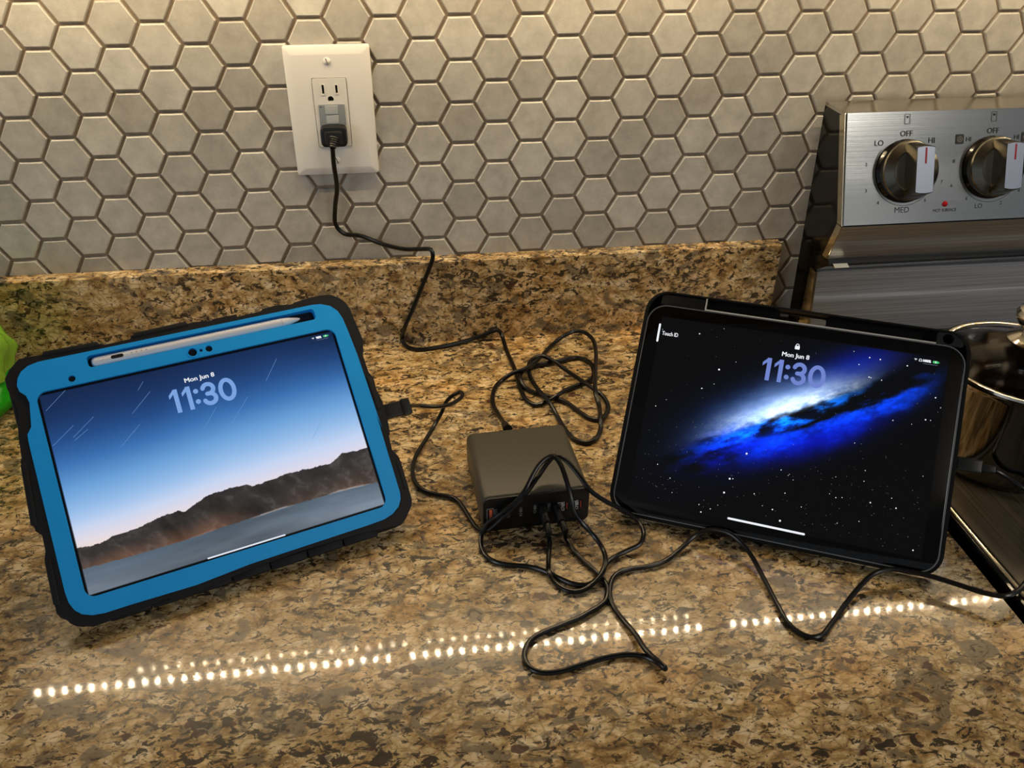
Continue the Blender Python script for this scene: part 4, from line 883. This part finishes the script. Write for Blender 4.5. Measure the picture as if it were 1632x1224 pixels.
def knob(x, d, label, turn=0.0):
    """oven-style knob standing on the sloping control panel"""
    bs = pM @ (Vector((x, -d, 1.9)) / 1000); m4 = pM.copy(); m4.translation = bs
    k = empty('burner_knob', m4, None, None); k.parent = rg; k.matrix_parent_inverse = rg.matrix_world.inverted(); bpy.context.view_layer.update()
    G().lathe([(0, 0.2), (31, 0.2), (31.5, 1.0), (29.5, 3.4), (0, 3.4)], seg=48).build('knob_base', MT['blackplastic'], k)
    G().lathe([(0, 3.3), (28.6, 3.3), (29.6, 4.2), (29.8, 10), (29.0, 11.6), (21.0, 16.2), (20.0, 15.4), (0, 14.6)], seg=64).build('knob_skirt', MT['knob'], k, smooth=22)
    R = 27.5; hw_ = 9.3; a0 = math.acos(hw_ / R); top_ = [(R * math.cos(a0 + (math.pi - 2 * a0) * t / 10), R * math.sin(a0 + (math.pi - 2 * a0) * t / 10)) for t in range(11)]
    out = top_ + [(-a, -b) for a, b in top_]
    g = G(); sq = lambda k_: [(a, b * k_) for a, b in out]; n = len(out)
    zz = [(11.5, out), (17, out), (33.8, sq(.84)), (35.0, sq(.82))]
    vs = []; fs = []
    for z, o in zz: vs += [(a, b, z) for a, b in o]
    for r in range(len(zz) - 1):
        for i in range(n): j = (i + 1) % n; fs.append((r * n + i, r * n + j, r * n + n + j, r * n + n + i))
    fs.append(tuple(reversed(range(n)))); g.add(vs, fs); g.build('knob_grip', MT['knob'], k, smooth=22)
    o = inset(sq(.82), .25); G().add([(a, b, 35.02) for a, b in o], [tuple(range(n))]).build('grip_face', MT['knobface'], k, smooth=0)
    g = G(); g.box(-.95, .95, 6, 21.0, 35.0, 35.2); g.add([(-.7, 21.3, 35.2), (.7, 21.3, 35.2), (.7, 25.2, 25), (-.7, 25.2, 25)], [(0, 1, 2, 3)]); g.build('pointer_line', MT['red'], k, smooth=0)
    return k
bpy.context.view_layer.update()
knob(63.6, 58.0, ''); knob(157.4, 57.5, ''); knob(251.2, 57.0, '')
for kx, lo_, hi_, left in ((63.6, 0, 0, True), (157.4, 0, 0, False), (251.2, 0, 0, True)):
    g = G(); ribbon(g, arc(kx, -58, 34.2, 34.2, 142, 378, 48), .45, 1.9); pput(g, 'dial_arc', MT['print'])
    ptext('OFF', kx - .6, 21.1, 5.4)
square_icon(63.4, 7.2, False); square_icon(156.9, 7.4, False); square_icon(120.9, 28.5, True); square_icon(193, 28.5, True)
ptext('LO', 34.3, 29.6, 5.4); ptext('HI', 90.5, 28.6, 5.4); ptext('MED', 62.2, 96.4, 5.6); ptext('3', 22.5, 76, 3.6); ptext('4', 35.8, 88.5, 3.8); ptext('6', 87.0, 87.5, 3.8); ptext('7', 104, 70, 3.6); ptext('2', 21.6, 50, 3.4)
ptext('HOT SURFACE', 109.2, 98.6, 3.1, width=25.5, bold=.008); ptext('HI', 130.6, 28.8, 4.4); ptext('HI', 183.2, 28.2, 4.4); ptext('LO', 146.4, 95.8, 4.8); ptext('8', 116, 50, 3.6); ptext('6', 115, 74, 3.6); ptext('4', 132, 88, 3.6); ptext('2', 171, 93.6, 3.6); ptext('4', 190, 82, 3.6)
pput(G().lathe([(0, 4.4), (1.4, 4.1), (2.5, 3.2), (2.9, 1.9)], 108.9, -92.4, 18), 'indicator_light', MT['redlens'], smooth=60)

# ------------------------------------------------------------------ saucepan with glass lid
px_, py_ = 850.0, -297.0
pot = empty('saucepan', Matrix.Translation(P(px_, py_, 6.7)), 'steel saucepan with a glass lid on the cooktop behind the galaxy tablet', 'pot'); bpy.context.view_layer.update()
G().lathe([(0, 0), (58, 0), (65, 3), (69, 10), (71, 24), (71.5, 88), (73.5, 92), (74, 93.5), (72.4, 93.6), (70, 89), (69.6, 24), (66, 8), (60, 4), (0, 3)], seg=72).build('pan_body', MT['pot'], pot, smooth=40)
ld = G().lathe([(68.5, 92.6), (73.2, 93.8), (74.2, 95.4), (73.4, 97.2), (70.6, 97.8), (68.6, 96.6), (68.5, 92.6)], seg=72).build('lid_rim', MT['potlid'], pot, smooth=50)
G().lathe([(69, 96.0), (60, 101), (45, 106), (30, 109.5), (14, 111.3), (0, 111.8), (0, 109.4), (14, 108.9), (30, 107.2), (45, 103.8), (60, 98.8), (69, 94.4), (69, 96.0)], seg=72).build('lid_glass', MT['potglass'], pot, smooth=40)
G().lathe([(0, 111.9), (9, 111.9), (22, 116.5), (23.5, 118.4), (21, 119.8), (13.5, 123.5), (12.5, 126), (17.5, 131), (21.5, 137), (22, 141), (20, 144.6), (14, 146.8), (0, 147.2)], seg=48).build('lid_knob', MT['potlid'], pot, smooth=30)
G().box(70, 240, -8, 8, 70, 80, 3).build('handle', MT['blackplastic'], pot)

# ------------------------------------------------------------------ green crinkled bag at the left edge
gm = Matrix.Translation(P(-135, -92, 0)); gb = empty('plastic_bag', gm, 'bright green crinkled bag at the left edge, behind the blue-cased tablet', 'bag')
def lump(h0, h1, r0, r1, amp, seed, nseg=90, nr=26):
    rr = np.random.default_rng(seed); ph = rr.random(8) * 6.28; vs = []; fs = []
    for i in range(nr + 1):
        t = i / nr; h = h0 + (h1 - h0) * t; rad = (r0 + (r1 - r0) * t) * (math.sin(math.pi * min(1, .12 + .86 * t) ** .8) * .35 + .72) * (1 - max(0, t - .86) * 5.5)
        for k in range(nseg):
            a = 2 * math.pi * k / nseg
            d = 1 + amp * (math.sin(9 * a + ph[0] + 5 * t) * .5 + math.sin(17 * a + ph[1] - 9 * t) * .35 + math.sin(5 * a + ph[2] + 14 * t) * .5 + math.sin(29 * a + 20 * t + ph[3]) * .22)
            vs.append((rad * d * math.cos(a), rad * d * math.sin(a), h + amp * 22 * math.sin(13 * a + ph[4] + 6 * t) * t))
    for i in range(nr):
        for k in range(nseg): j = (k + 1) % nseg; fs.append((i * nseg + k, i * nseg + j, (i + 1) * nseg + j, (i + 1) * nseg + k))
    fs.append(tuple(reversed(range(nseg)))); fs.append(tuple(nr * nseg + k for k in range(nseg))); return G().add(vs, fs)
lump(.5, 44, 62, 64, .02, 3).build('bag_base', MT['green2'], gb, smooth=60)
lump(36, 134, 66, 42, .07, 5).build('ruffled_top', MT['green'], gb, smooth=60)
